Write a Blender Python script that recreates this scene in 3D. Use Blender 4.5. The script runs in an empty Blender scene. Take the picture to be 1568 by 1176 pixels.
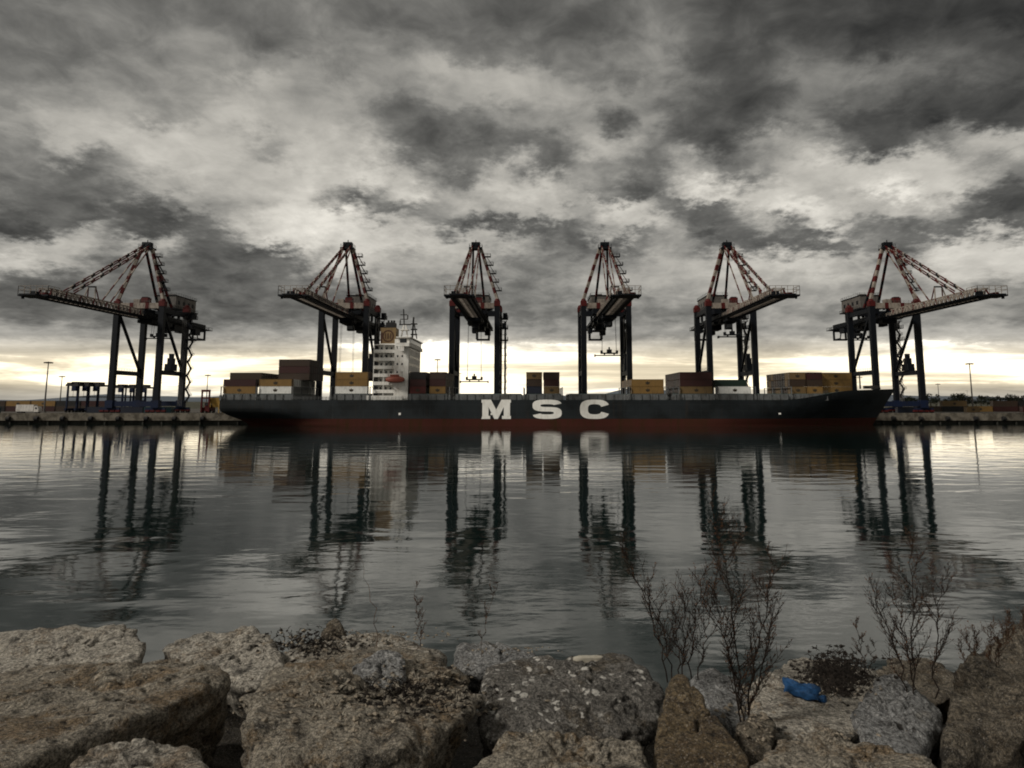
import bpy, bmesh, math, random
import numpy as np
from mathutils import Vector, Matrix, noise as mnoise
R = math.radians
rnd = random.Random(7)
sc = bpy.context.scene
COL = sc.collection

# ------------------------------------------------------------------ camera
PITCH = 7.2
CAM_Z = 9.4
FPX = 1037.0                      # focal length in photograph pixels (1568 wide)
HOR, VPX = 614.0, 815.0
CY = HOR - FPX * math.tan(R(PITCH))
cam = bpy.data.cameras.new('camera')
cam.sensor_width = 36
cam.lens = FPX / 1568 * 36
cam.shift_x = -(VPX - 784) / 1568
cam.shift_y = -(588 - CY) / 1568
cam.clip_start = 0.1
cam.clip_end = 30000
camo = bpy.data.objects.new('camera', cam)
camo.location = (0, 0, CAM_Z)
camo.rotation_euler = (R(90 + PITCH), 0, 0)
COL.objects.link(camo)
sc.camera = camo
sc.view_settings.view_transform = 'Standard'
sc.view_settings.look = 'None'
sc.view_settings.gamma = 1
sc.view_settings.exposure = 0.85
sc.cycles.filter_width = 1.9

# ------------------------------------------------------------------ sun and sky
SUN_DIR = Vector((-0.70, -0.44, 0.60)).normalized()      # towards the sun lamp, added behind the viewer to brighten the ship's near side
sun = bpy.data.lights.new('sun', 'SUN')
sun.energy = 1.5
sun.angle = R(10)
sun.color = (1.0, 0.95, 0.87)
suno = bpy.data.objects.new('sun', sun)
suno.rotation_euler = (-SUN_DIR).to_track_quat('-Z', 'Y').to_euler()
suno.location = (0, 0, 300)
COL.objects.link(suno)

def s2l(v):
    v = v / 255.0
    return v / 12.92 if v <= 0.04045 else ((v + 0.055) / 1.055) ** 2.4

world = bpy.data.worlds.new('World')
sc.world = world
world.use_nodes = True
wt = world.node_tree
wt.nodes.clear()

class NT:
    """small helper to write node trees"""
    def __init__(s, tree): s.t = tree
    def n(s, kind, ins=None, **props):
        nd = s.t.nodes.new(kind)
        for k, v in props.items(): setattr(nd, k, v)
        for k, v in (ins or {}).items(): s.put(nd.inputs[k], v)
        return nd
    def put(s, sock, v):
        if isinstance(v, bpy.types.NodeSocket): s.t.links.new(v, sock)
        else: sock.default_value = v
    def m(s, op, a, b=0.0, c=None, clamp=False):
        nd = s.t.nodes.new('ShaderNodeMath'); nd.operation = op; nd.use_clamp = clamp
        s.put(nd.inputs[0], a); s.put(nd.inputs[1], b)
        if c is not None: s.put(nd.inputs[2], c)
        return nd.outputs[0]
    def vm(s, op, a, b=None, scale=None):
        nd = s.t.nodes.new('ShaderNodeVectorMath'); nd.operation = op
        s.put(nd.inputs[0], a)
        if b is not None: s.put(nd.inputs[1], b)
        if scale is not None: s.put(nd.inputs['Scale'], scale)
        return nd.outputs[0]
    def mr(s, v, a, b, c=0.0, d=1.0, kind='SMOOTHSTEP'):
        nd = s.t.nodes.new('ShaderNodeMapRange'); nd.interpolation_type = kind
        for i, x in enumerate((v, a, b, c, d)): s.put(nd.inputs[i], x)
        return nd.outputs[0]
    def mix(s, f, a, b, blend='MIX'):
        nd = s.t.nodes.new('ShaderNodeMix'); nd.data_type = 'RGBA'; nd.blend_type = blend
        s.put(nd.inputs[0], f); s.put(nd.inputs[6], a); s.put(nd.inputs[7], b)
        return nd.outputs[2]
    def mixf(s, f, a, b):
        nd = s.t.nodes.new('ShaderNodeMix'); nd.data_type = 'FLOAT'
        s.put(nd.inputs[0], f); s.put(nd.inputs[2], a); s.put(nd.inputs[3], b)
        return nd.outputs[0]
    def noise(s, vec, scale, detail=4.0, rough=0.5, dist=0.0, out='Fac'):
        nd = s.n('ShaderNodeTexNoise', {'Vector': vec, 'Scale': scale, 'Detail': detail, 'Roughness': rough, 'Distortion': dist})
        return nd.outputs[0] if out == 'Fac' else nd.outputs['Color']
    def noise2(s, *a, **k):
        o = s.noise(*a, **k); o.node.noise_dimensions = '2D'; return o
    def ramp(s, f, stops, interp='LINEAR'):
        nd = s.t.nodes.new('ShaderNodeValToRGB'); cr = nd.color_ramp; cr.interpolation = interp
        while len(cr.elements) < len(stops): cr.elements.new(0.5)
        for e, (p, c) in zip(cr.elements, stops):
            e.position = p
            e.color = (c, c, c, 1) if isinstance(c, (int, float)) else (*c, 1)
        s.put(nd.inputs[0], f)
        return nd.outputs[0]

# cloud deck: brightness by direction, broken up with noise laid out on a flat cloud layer
SKY_ROWS = [
 (-70, [108,106,104,104,106,104,106,106,106,104,100,102,100,100,97,98,96,100,104,95,86,80,76,74,66,60,60,56,52]),
 (0,   [105,108,108,108,112,108,112,112,110,106,100,105,102,100,97,100,98,102,112,95,85,82,80,78,68,60,62,58,50]),
 (40,  [110,112,105,110,120,120,108,112,120,118,118,120,112,105,112,108,110,116,122,95,88,92,92,92,78,70,78,68,75]),
 (80,  [112,112,118,122,118,125,130,135,140,125,130,140,148,148,148,140,116,102,130,110,85,85,105,112,110,105,95,82,90]),
 (120, [118,128,130,130,128,140,158,162,150,148,145,128,135,145,152,142,134,130,118,95,82,78,95,110,100,90,75,65,72]),
 (160, [140,150,148,140,130,150,175,170,155,150,130,104,104,108,126,132,142,88,128,95,82,82,105,88,74,66,60,64,64]),
 (200, [116,165,165,172,180,170,150,132,170,165,150,108, 88, 92,100,108,152,152,110,88,82,130,136,122, 80, 78,104,128,160]),
 (240, [112,104,106,142,188,178,165,170,182,188,192,150,112,104,160,102,118,126,100,140,108,132,168,184,184,182,186,172,120]),
 (280, [ 96, 94, 98,122,160,156,150,168,190,112,126,194,138,160,188,176,132, 98, 88,194,204,192,186,168,202,224,184,190, 84]),
 (310, [ 76, 96, 84, 88,112,140,140,184,208,218,118,122,130,150,160,160,140,196,125,108,112,188,214,204,156,166,140,120, 74]),
 (340, [ 62, 84,152,106, 82, 92,150,194,218,226,192,164,122, 92, 88, 94,130,172,170,106, 98,148,118,208,124,108,104, 98, 94]),
 (370, [140,162,166,140,166, 96,106,190,206,206,202,190,178,170,160,112, 90, 98,130,140,108, 94, 94, 98,104, 98,194,192,190]),
 (400, [190,166,134,110,114,100, 84, 84,108,186,182,150,155,150,130,115,120,125,150,160,176,192,196,180,150,140,190,186,186]),
 (440, [ 95, 88, 90, 90, 92, 92, 95, 98, 98,105,125,140,130,115,112,125,140,150,150,145,150,155,150,150,135,125,150,140,125]),
 (480, [105,100, 98, 98, 98, 98,100,100,102,104,106,108,110,108,108,110,114,120,122,122,126,130,128,128,128,126,132,128,120]),
 (512, [150,148,138,138,146,152,150,148,152,152,152,152,166,182,170]),
 (530, [206,206,192,186,196,240,240,226,240,208,190,202,246,254,246]),
 (549, [226,240,248,250,250,255,255,255,255,255,252,255,255,255,250]),
 (580, [230,248,255,255,255,255,255,255,255,255,255,255,255,255,244]),
 (600, [196,206,225,225,215,240,245,240,240,225,220,220,215,190,172]),
 (614, [180,185,190,190,190,205,210,205,205,195,190,190,185,172,165]),
]
W = NT(wt)
dirv = W.n('ShaderNodeTexCoord').outputs['Generated']
sx = W.n('ShaderNodeSeparateXYZ', {0: dirv})
dx, dy, dz = sx.outputs
zc = W.m('MAXIMUM', dz, 0.0)
zp = W.m('ADD', zc, 0.26)
layer = W.n('ShaderNodeCombineXYZ', {0: W.m('DIVIDE', dx, zp), 1: W.m('DIVIDE', dy, zp), 2: 0.0}).outputs[0]
ys = W.m('MAXIMUM', dy, 0.15)
u = W.m('DIVIDE', dx, ys)
v = W.m('DIVIDE', dz, ys)
hv = W.mr(v, 0.02, 0.30)                                   # 0 at the horizon, 1 well above it
wn = W.n('ShaderNodeSeparateColor', {0: W.noise2(layer, 2.6, 5, 0.6, 0.0, 'Color')})
wn2 = W.n('ShaderNodeSeparateColor', {0: W.noise2(layer, 9.0, 6, 0.65, 0.0, 'Color')})
wu = W.m('ADD', W.m('MULTIPLY', W.m('SUBTRACT', wn.outputs[0], 0.5), 0.10), W.m('MULTIPLY', W.m('SUBTRACT', wn2.outputs[0], 0.5), 0.06))
wv = W.m('ADD', W.m('MULTIPLY', W.m('SUBTRACT', wn.outputs[1], 0.5), 0.10), W.m('MULTIPLY', W.m('SUBTRACT', wn2.outputs[1], 0.5), 0.065))
wn3 = W.n('ShaderNodeSeparateColor', {0: W.noise2(layer, 24.0, 4, 0.65, 0.0, 'Color')})
wu = W.m('ADD', wu, W.m('MULTIPLY', W.m('SUBTRACT', wn3.outputs[0], 0.5), 0.050))
wv = W.m('ADD', wv, W.m('MULTIPLY', W.m('SUBTRACT', wn3.outputs[1], 0.5), 0.040))
u2 = W.m('ADD', u, wu)
v2 = W.m('ADD', v, W.m('MULTIPLY', wv, W.mixf(hv, 0.10, 1.0)))
fac = W.m('ADD', W.m('MULTIPLY', u2, 1045 / 1568), VPX / 1568, clamp=True)
acc = None
prev_v = None
for (py, vals) in SKY_ROWS[::-1]:
    vv = (HOR - py) / 1045
    r_ = W.ramp(fac, [(i / (len(vals) - 1), x / 255) for i, x in enumerate(vals)], 'CARDINAL')
    if acc is None: acc = r_
    else: acc = W.mix(W.mr(v2, prev_v, vv), acc, r_)
    prev_v = vv
val = W.n('ShaderNodeRGBToBW', {0: acc}).outputs[0]
fb = W.noise2(layer, 3.4, 7, 0.60, 0.25)
fb2 = W.noise2(layer, 11.0, 6, 0.62, 0.4)
puff = W.n('ShaderNodeTexVoronoi', {'Vector': W.vm('ADD', layer, W.vm('SCALE', W.noise2(layer, 6.0, 4, 0.6, 0.0, 'Color'), scale=0.16)), 'Scale': 6.5, 'Detail': 1.0, 'Roughness': 0.5}, feature='F1', voronoi_dimensions='2D')
det = W.m('ADD', W.m('MULTIPLY', W.m('SUBTRACT', fb, 0.5), 0.21), W.m('MULTIPLY', W.m('SUBTRACT', fb2, 0.5), 0.19))
det = W.m('ADD', det, W.m('MULTIPLY', W.m('SUBTRACT', puff.outputs['Distance'], 0.48), 0.08))
streak = W.noise2(W.n('ShaderNodeCombineXYZ', {0: W.m('MULTIPLY', u, 2.6), 1: W.m('MULTIPLY', v, 34.0), 2: 0.0}).outputs[0], 1.0, 5, 0.6, 0.3)
streak = W.m('MULTIPLY', W.m('SUBTRACT', streak, 0.53), W.mr(v, 0.13, 0.06, 0.0, 0.75))
val = W.m('ADD', val, W.m('MULTIPLY', det, W.mr(v, 0.04, 0.12, 0.16, 1.0)))
val = W.m('ADD', W.n('ShaderNodeRGBToBW', {0: val}).outputs[0], streak)
val = W.ramp(val, [(0, 0.08), (0.20, 0.215), (0.33, 0.325), (0.43, 0.435), (0.52, 0.55), (0.62, 0.66), (0.80, 0.81), (1, 1)], 'LINEAR')
boost = W.m('ADD', 1.0, W.m('MULTIPLY', W.mr(val, 0.86, 1.0, 0.0, 0.6), W.mr(v, 0.13, 0.08)))
val = W.m('MULTIPLY', W.m('POWER', W.n('ShaderNodeRGBToBW', {0: val}).outputs[0], 2.2), boost)
back = W.m('MULTIPLY', 0.32, W.m('EXPONENT', W.m('MULTIPLY', W.m('SUBTRACT', fb, 0.5), 2.5)))
front = W.mr(dy, 0.25, 0.55)
val = W.mixf(front, back, val)
tint = W.mix(W.mr(val, 0.05, 0.5), (1.0, 0.98, 0.905, 1), (1.03, 0.985, 0.885, 1))
warm = W.m('MULTIPLY', W.mr(v, 0.105, 0.05), W.mr(v, 0.0, 0.03, 0.25, 1.0))
tint = W.mix(W.m('MULTIPLY', warm, front), tint, (1.12, 0.97, 0.70, 1))
clouds = W.mix(1.0, W.n('ShaderNodeCombineColor', {0: val, 1: val, 2: val}).outputs[0], tint, 'MULTIPLY')
clouds = W.vm('SCALE', clouds, scale=10.0)
nishita = W.n('ShaderNodeTexSky', sky_type='NISHITA', sun_disc=False, sun_elevation=math.asin(SUN_DIR.z),
              sun_rotation=math.atan2(SUN_DIR.x, SUN_DIR.y), dust_density=3.0)
skyc = W.mix(0.012, clouds, nishita.outputs[0])
bg = W.n('ShaderNodeBackground', {'Color': skyc, 'Strength': 0.0555})
wo = W.n('ShaderNodeOutputWorld', {'Surface': bg.outputs[0]})

# ------------------------------------------------------------------ helpers
def P(px, py, Y):
    """world point seen at photograph pixel (px, py) at distance Y"""
    a, b = px - VPX, CY - py
    cp, sp = math.cos(R(PITCH)), math.sin(R(PITCH))
    d = Vector((a, FPX * cp - b * sp, FPX * sp + b * cp))
    t = Y / d.y
    return Vector((0, 0, CAM_Z)) + d * t

class MB:
    def __init__(s): s.v = []; s.f = []; s.mi = []
    def add(s, vs, fs, m=0):
        o = len(s.v)
        s.v += [tuple(p) for p in vs]
        s.f += [tuple(i + o for i in f) for f in fs]
        s.mi += [m] * len(fs)
        return s
    def box(s, x0, x1, y0, y1, z0, z1, m=0):
        vs = [(x, y, z) for z in (z0, z1) for y in (y0, y1) for x in (x0, x1)]
        return s.add(vs, [(0, 2, 3, 1), (4, 5, 7, 6), (0, 1, 5, 4), (2, 6, 7, 3), (0, 4, 6, 2), (1, 3, 7, 5)], m)
    def beam(s, p, q, w, h=None, m=0, w2=None):
        p, q = Vector(p), Vector(q); h = h or w
        d = (q - p).normalized()
        up = Vector((0, 0, 1)) if abs(d.z) < 0.95 else Vector((0, 1, 0))
        a = d.cross(up).normalized(); b = a.cross(d).normalized()
        vs = []
        for c, k in ((p, 1.0), (q, (w2 / w if w2 else 1.0))):
            for sa, sb in ((-1, -1), (1, -1), (1, 1), (-1, 1)):
                vs.append(c + a * (sa * w / 2 * k) + b * (sb * h / 2 * k))
        return s.add(vs, [(0, 1, 2, 3), (7, 6, 5, 4), (0, 4, 5, 1), (1, 5, 6, 2), (2, 6, 7, 3), (3, 7, 4, 0)], m)
    def striped(s, p, q, w, n, mats=(0, 1)):
        p, q = Vector(p), Vector(q)
        for i in range(n):
            s.beam(p.lerp(q, i / n), p.lerp(q, (i + 1) / n), w, w, mats[i % len(mats)])
        return s
    def tube(s, pts, rad, n=5, m=0):
        pts = [Vector(p) for p in pts]
        if not isinstance(rad, (list, tuple)): rad = [rad] * len(pts)
        vs = []; prev = None
        for i, p in enumerate(pts):
            d = (pts[min(i + 1, len(pts) - 1)] - pts[max(i - 1, 0)]).normalized()
            if prev is None:
                prev = d.cross(Vector((0.31, 0.17, 0.93))).normalized()
                if prev.length < 0.1: prev = Vector((1, 0, 0))
            a = (prev - d * prev.dot(d)).normalized(); prev = a; b = d.cross(a)
            for k in range(n):
                t = 2 * math.pi * k / n
                vs.append(p + (a * math.cos(t) + b * math.sin(t)) * rad[i])
        fs = []
        for i in range(len(pts) - 1):
            for k in range(n):
                k2 = (k + 1) % n
                fs.append((i * n + k, i * n + k2, (i + 1) * n + k2, (i + 1) * n + k))
        fs.append(tuple(range(n - 1, -1, -1)))
        fs.append(tuple((len(pts) - 1) * n + k for k in range(n)))
        return s.add(vs, fs, m)
    def cyl(s, p, q, r, n=12, m=0): return s.tube([p, q], r, n, m)
    def build(s, name, mats, parent=None, smooth=False, loc=None):
        me = bpy.data.meshes.new(name)
        vs = s.v
        if loc is not None:
            vs = [(a - loc[0], b - loc[1], c - loc[2]) for a, b, c in vs]
        me.from_pydata(vs, [], s.f)
        if not isinstance(mats, (list, tuple)): mats = [mats]
        for m in mats: me.materials.append(m)
        me.polygons.foreach_set('material_index', s.mi)
        if smooth: me.polygons.foreach_set('use_smooth', [True] * len(me.polygons))
        me.update()
        o = bpy.data.objects.new(name, me)
        COL.objects.link(o)
        if loc is not None: o.location = loc
        if parent is not None: o.parent = parent
        return o

def tag(o, label=None, cat=None, group=None, kind=None):
    if label: o['label'] = label
    if cat: o['category'] = cat
    if group: o['group'] = group
    if kind: o['kind'] = kind
    return o

def empty(name, loc, rz=0.0):
    o = bpy.data.objects.new(name, None)
    o.location = loc; o.rotation_euler = (0, 0, rz); o.empty_display_size = 0.5
    COL.objects.link(o)
    return o

def copy_tree(o, parent=None):
    c = o.copy(); COL.objects.link(c)
    if parent is not None: c.parent = parent
    for ch in list(o.children): copy_tree(ch, c)
    return c

# ------------------------------------------------------------------ materials
def mat(name, build):
    m = bpy.data.materials.new(name); m.use_nodes = True
    t = m.node_tree; t.nodes.clear()
    n = NT(t)
    bs = n.n('ShaderNodeBsdfPrincipled')
    n.n('ShaderNodeOutputMaterial', {'Surface': bs.outputs[0]})
    build(n, bs)
    return m

def paint(name, c, rough=0.55, grime=0.35, scale=0.25, grime_c=(0.05, 0.035, 0.025), spec=0.3):
    def b(n, bs):
        pos = n.n('ShaderNodeNewGeometry').outputs['Position']
        st = n.vm('MULTIPLY', pos, (1.0, 1.0, 0.25))
        f = n.noise(st, scale * 4, 6, 0.65)
        f2 = n.noise(pos, scale, 3, 0.5)
        k = n.m('MULTIPLY', n.mr(f, 0.45, 0.75), grime)
        k = n.m('ADD', k, n.m('MULTIPLY', n.mr(f2, 0.45, 0.7), grime * 0.5), clamp=True)
        n.put(bs.inputs['Base Color'], n.mix(k, (*c, 1), (*grime_c, 1)))
        n.put(bs.inputs['Roughness'], n.m('ADD', rough, n.m('MULTIPLY', k, 0.2)))
        bs.inputs['Specular IOR Level'].default_value = spec
    return mat(name, b)

M = {}
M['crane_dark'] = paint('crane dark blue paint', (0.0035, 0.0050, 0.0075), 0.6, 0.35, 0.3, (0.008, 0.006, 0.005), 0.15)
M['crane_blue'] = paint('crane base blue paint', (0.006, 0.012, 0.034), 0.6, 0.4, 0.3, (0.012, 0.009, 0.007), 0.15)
M['crane_red'] = paint('crane red paint', (0.070, 0.008, 0.007), 0.6, 0.5, 0.4, (0.012, 0.008, 0.007), 0.15)
M['crane_pale'] = paint('crane off-white paint', (0.24, 0.205, 0.17), 0.6, 0.7, 0.4, (0.035, 0.02, 0.015))
M['crane_house'] = paint('machinery house grey paint', (0.10, 0.09, 0.08), 0.6, 0.6, 0.4, (0.02, 0.014, 0.01))
M['steel'] = paint('galvanised steel', (0.10, 0.095, 0.088), 0.6, 0.4, 0.5)
M['dark_steel'] = paint('dark greasy steel', (0.018, 0.017, 0.016), 0.5, 0.3, 0.5)
def b_hull(n, bs):
    pos = n.n('ShaderNodeNewGeometry').outputs['Position']
    st = n.noise(n.vm('MULTIPLY', pos, (1.0, 1.0, 0.06)), 0.9, 6, 0.7)
    blot = n.noise(pos, 0.10, 5, 0.6)
    c = n.mix(n.mr(blot, 0.40, 0.62), (0.0135, 0.017, 0.019, 1), (0.006, 0.0075, 0.008, 1))
    c = n.mix(n.mr(st, 0.56, 0.72, 0.0, 0.55), c, (0.028, 0.019, 0.013, 1))
    c = n.mix(n.mr(st, 0.44, 0.30, 0.0, 0.5), c, (0.026, 0.030, 0.031, 1))
    sp = n.n('ShaderNodeSeparateXYZ', {0: pos})
    sx1 = n.m('ABSOLUTE', n.m('SUBTRACT', n.m('FRACT', n.m('DIVIDE', sp.outputs[0], 11.5)), 0.5))
    sz1 = n.m('ABSOLUTE', n.m('SUBTRACT', n.m('FRACT', n.m('DIVIDE', sp.outputs[2], 2.3)), 0.5))
    seam = n.m('MAXIMUM', n.mr(sx1, 0.012, 0.004), n.mr(sz1, 0.05, 0.02))
    c = n.mix(n.m('MULTIPLY', seam, 0.35), c, (0.030, 0.033, 0.034, 1))
    n.put(bs.inputs['Base Color'], c)
    bs.inputs['Roughness'].default_value = 0.5; bs.inputs['Specular IOR Level'].default_value = 0.25
M['hull'] = mat('hull grey-blue paint', b_hull)
M['boot'] = paint('red antifouling paint', (0.055, 0.017, 0.012), 0.85, 0.95, 0.10, (0.040, 0.020, 0.009), 0.1)
M['letter'] = paint('white hull lettering', (0.84, 0.82, 0.76), 0.55, 0.34, 0.35, (0.35, 0.30, 0.24))
M['ship_white'] = paint('white ship paint', (0.70, 0.68, 0.63), 0.55, 0.5, 0.35, (0.26, 0.21, 0.16))
M['ship_grey'] = paint('ship deck grey paint', (0.115, 0.12, 0.12), 0.6, 0.7, 0.35, (0.03, 0.022, 0.016))
M['ship_deck'] = paint('ship deck green paint', (0.05, 0.085, 0.08), 0.6, 0.5, 0.3)
M['glass'] = paint('dark window glass', (0.012, 0.014, 0.016), 0.1, 0.0, 0.3, spec=0.6)
M['orange'] = paint('lifeboat orange', (0.24, 0.065, 0.04), 0.5, 0.2, 0.4)
M['funnel'] = paint('funnel ochre paint', (0.19, 0.125, 0.055), 0.5, 0.6, 0.4)
M['emblem'] = paint('brown emblem paint', (0.055, 0.022, 0.010), 0.5, 0.2, 0.4)
M['black'] = paint('soot black paint', (0.010, 0.010, 0.010), 0.6, 0.2, 0.4)
M['rubber'] = paint('black rubber', (0.012, 0.012, 0.012), 0.8, 0.3, 0.6)
M['yellow'] = paint('machine ochre paint', (0.36, 0.22, 0.05), 0.5, 0.4, 0.4)
M['truck_white'] = paint('dirty white truck paint', (0.55, 0.52, 0.48), 0.5, 0.4, 0.4)
M['teal'] = paint('teal container paint', (0.015, 0.06, 0.075), 0.55, 0.4, 0.4)

CCOL = {'ochre': (0.29, 0.165, 0.045), 'dark red': (0.050, 0.012, 0.009), 'brown': (0.050, 0.028, 0.015), 'white': (0.70, 0.69, 0.65),
        'dark green': (0.010, 0.030, 0.020), 'navy blue': (0.010, 0.014, 0.030), 'red': (0.12, 0.022, 0.016), 'grey': (0.33, 0.33, 0.31),
        'tan': (0.20, 0.125, 0.048), 'black': (0.012, 0.010, 0.009), 'teal': (0.015, 0.06, 0.075)}
for k, c in CCOL.items():
    c = tuple(x * (0.95 if k == 'white' else 0.62) for x in c)
    M['c_' + k] = paint('container paint ' + k, c, 0.55, 0.42, 0.45, tuple(x * 0.35 + 0.01 for x in c))
M['c_mark'] = paint('container mark paint', (0.03, 0.022, 0.012), 0.6, 0.2, 0.4)
M['c_door'] = paint('container door bar steel', (0.18, 0.17, 0.16), 0.5, 0.3, 0.4)

def b_water(n, bs):
    pos = n.n('ShaderNodeNewGeometry').outputs['Position']
    a = n.vm('MULTIPLY', pos, (0.30, 0.62, 1.0))
    n1 = n.noise(a, 0.42, 3, 0.5, 0.3)
    n2 = n.noise(n.vm('MULTIPLY', pos, (0.55, 1.0, 1.0)), 1.9, 3, 0.5, 0.2)
    n3 = n.noise(n.vm('MULTIPLY', pos, (0.5, 1.0, 1.0)), 7.5, 2, 0.5)
    patch = n.mr(n.noise(n.vm('MULTIPLY', pos, (0.35, 1.0, 1.0)), 0.045, 3, 0.55), 0.36, 0.66, 0.30, 1.25)
    h = n.m('ADD', n.m('MULTIPLY', n1, 0.066), n.m('MULTIPLY', n.m('MULTIPLY', n2, patch), 0.0070))
    h = n.m('ADD', h, n.m('MULTIPLY', n.m('MULTIPLY', n3, patch), 0.0010))
    bp = n.n('ShaderNodeBump', {'Height': h, 'Strength': 1.0, 'Distance': 1.0})
    n.put(bs.inputs['Normal'], bp.outputs[0])
    bs.inputs['Base Color'].default_value = (0.0045, 0.0115, 0.0100, 1)
    bs.inputs['Roughness'].default_value = 0.045
    bs.inputs['IOR'].default_value = 1.36
    bs.inputs['Coat Weight'].default_value = 0.4
    bs.inputs['Coat IOR'].default_value = 1.33
    n.put(bs.inputs['Coat Normal'], bp.outputs[0])
M['water'] = mat('harbour water', b_water)

def rock_mat(name, light, brown, dark, lichen=0.0, brownness=0.5, seed=0.0):
    def b(n, bs):
        pos = n.n('ShaderNodeNewGeometry').outputs['Position']
        p = n.vm('ADD', pos, (seed, seed * 1.7, seed * 0.3))
        big = n.noise(p, 2.2, 6, 0.62, 0.5)
        med = n.noise(p, 9.0, 8, 0.72, 0.3)
        fine = n.noise(p, 55.0, 5, 0.8)
        grain = n.n('ShaderNodeTexVoronoi', {'Vector': p, 'Scale': 150.0}).outputs['Color']
        gv = n.n('ShaderNodeRGBToBW', {0: grain}).outputs[0]
        f = n.m('ADD', n.m('MULTIPLY', big, 0.55), n.m('MULTIPLY', med, 0.45))
        c = n.mix(n.mr(f, 0.55 - brownness * 0.14, 0.66 - brownness * 0.14), (*light, 1), (*brown, 1))
        c = n.mix(n.mr(n.noise(p, 4.2, 9, 0.76, 0.8), 0.50, 0.66, 0.0, 0.9), c, (*dark, 1))
        c = n.mix(n.mr(n.noise(p, 16.0, 8, 0.78, 0.4), 0.52, 0.64, 0.0, 0.75), c, (*dark, 1))
        c = n.mix(n.mr(n.noise(n.vm('ADD', p, (4.1, 2.2, 7.7)), 20.0, 8, 0.78, 0.3), 0.55, 0.66, 0.0, 0.55), c, n.mix(1.0, c, (2.1, 2.0, 1.9, 1), 'MULTIPLY'))
        c = n.mix(n.m('MULTIPLY', n.mr(fine, 0.42, 0.62), 0.6), c, n.mix(1.0, c, (0.40, 0.38, 0.36, 1), 'MULTIPLY'))
        c = n.mix(n.mr(gv, 0.72, 0.92, 0.0, 0.30), c, (0.50, 0.47, 0.43, 1))
        c = n.mix(n.mr(gv, 0.32, 0.15, 0.0, 0.5), c, (0.025, 0.023, 0.02, 1))
        pit = n.n('ShaderNodeTexVoronoi', {'Vector': n.vm('ADD', p, n.vm('SCALE', n.noise(p, 8.0, 4, 0.6, 0.0, 'Color'), scale=0.16)), 'Scale': 8.0})
        pm = n.m('MULTIPLY', n.mr(pit.outputs['Distance'], 0.24, 0.10), n.mr(n.noise(p, 2.3, 2), 0.47, 0.58))
        c = n.mix(n.m('MULTIPLY', pm, 0.85), c, (0.016, 0.013, 0.010, 1))
        sp = n.mr(n.noise(n.vm('ADD', p, (1.3, 6.1, 2.9)), 38.0, 7, 0.85, 0.2), 0.40, 0.60, 0.22, 1.85, 'LINEAR')
        c = n.vm('SCALE', c, scale=sp)
        if lichen:
            v = n.n('ShaderNodeTexVoronoi', {'Vector': n.vm('ADD', p, n.vm('SCALE', n.noise(p, 18.0, 4, 0.65, 0.0, 'Color'), scale=0.10)), 'Scale': 12.0})
            lm = n.m('MULTIPLY', n.mr(v.outputs['Distance'], 0.34, 0.24), n.mr(n.noise(p, 3.2, 4, 0.6), 0.44, 0.52))
            lm = n.m('MULTIPLY', lm, n.mr(fine, 0.30, 0.5))
            c = n.mix(n.m('MULTIPLY', lm, lichen), c, (0.66, 0.63, 0.57, 1))
        n.put(bs.inputs['Base Color'], c)
        bs.inputs['Roughness'].default_value = 0.85
        bs.inputs['Specular IOR Level'].default_value = 0.25
        h = n.m('ADD', n.m('MULTIPLY', med, 0.075), n.m('MULTIPLY', fine, 0.018))
        h = n.m('SUBTRACT', h, n.m('MULTIPLY', pm, 0.03))
        h = n.m('ADD', h, n.m('MULTIPLY', gv, 0.003))
        bp = n.n('ShaderNodeBump', {'Height': h, 'Strength': 1.0, 'Distance': 1.15})
        n.put(bs.inputs['Normal'], bp.outputs[0])
    return mat(name, b)
M['rock_pale'] = rock_mat('pale speckled granite', (0.42, 0.385, 0.325), (0.225, 0.18, 0.13), (0.034, 0.030, 0.025), 0.0, 0.32, 3.1)
M['rock_brown'] = rock_mat('brown stained granite', (0.30, 0.265, 0.21), (0.20, 0.145, 0.088), (0.024, 0.020, 0.015), 0.0, 0.48, 9.4)
M['rock_grey'] = rock_mat('grey granite', (0.25, 0.25, 0.245), (0.17, 0.155, 0.13), (0.034, 0.033, 0.031), 0.0, 0.15, 5.3)
M['rock_lichen'] = rock_mat('dark lichened rock', (0.15, 0.14, 0.125), (0.095, 0.078, 0.056), (0.018, 0.016, 0.014), 0.95, 0.4, 1.7)
M['rock_rust'] = rock_mat('rust brown rock', (0.145, 0.108, 0.062), (0.095, 0.066, 0.036), (0.045, 0.031, 0.019), 0.0, 0.7, 7.7)
M['rock_dark'] = rock_mat('dark brown rock', (0.165, 0.14, 0.105), (0.09, 0.070, 0.047), (0.016, 0.0135, 0.0105), 0.0, 0.5, 2.2)

def simple(name, c, rough=0.8, var=0.5, scale=3.0, c2=None):
    c2 = c2 or tuple(x * 0.4 for x in c)
    def b(n, bs):
        pos = n.n('ShaderNodeNewGeometry').outputs['Position']
        f = n.noise(pos, scale, 6, 0.65)
        n.put(bs.inputs['Base Color'], n.mix(n.m('MULTIPLY', n.mr(f, 0.38, 0.64), var), (*c, 1), (*c2, 1)))
        bs.inputs['Roughness'].default_value = rough
        bs.inputs['Specular IOR Level'].default_value = 0.2
    return mat(name, b)
M['concrete'] = simple('quay concrete', (0.15, 0.132, 0.105), 0.9, 0.9, 0.35, (0.05, 0.042, 0.031))
M['dark_wall'] = simple('dark quay wall', (0.035, 0.034, 0.027), 0.8, 0.7, 0.6)  # darker tone for the wall and piles below the cap
M['asphalt'] = simple('quay asphalt', (0.06, 0.056, 0.05), 0.9, 0.5, 0.05, (0.10, 0.085, 0.065))
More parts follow.
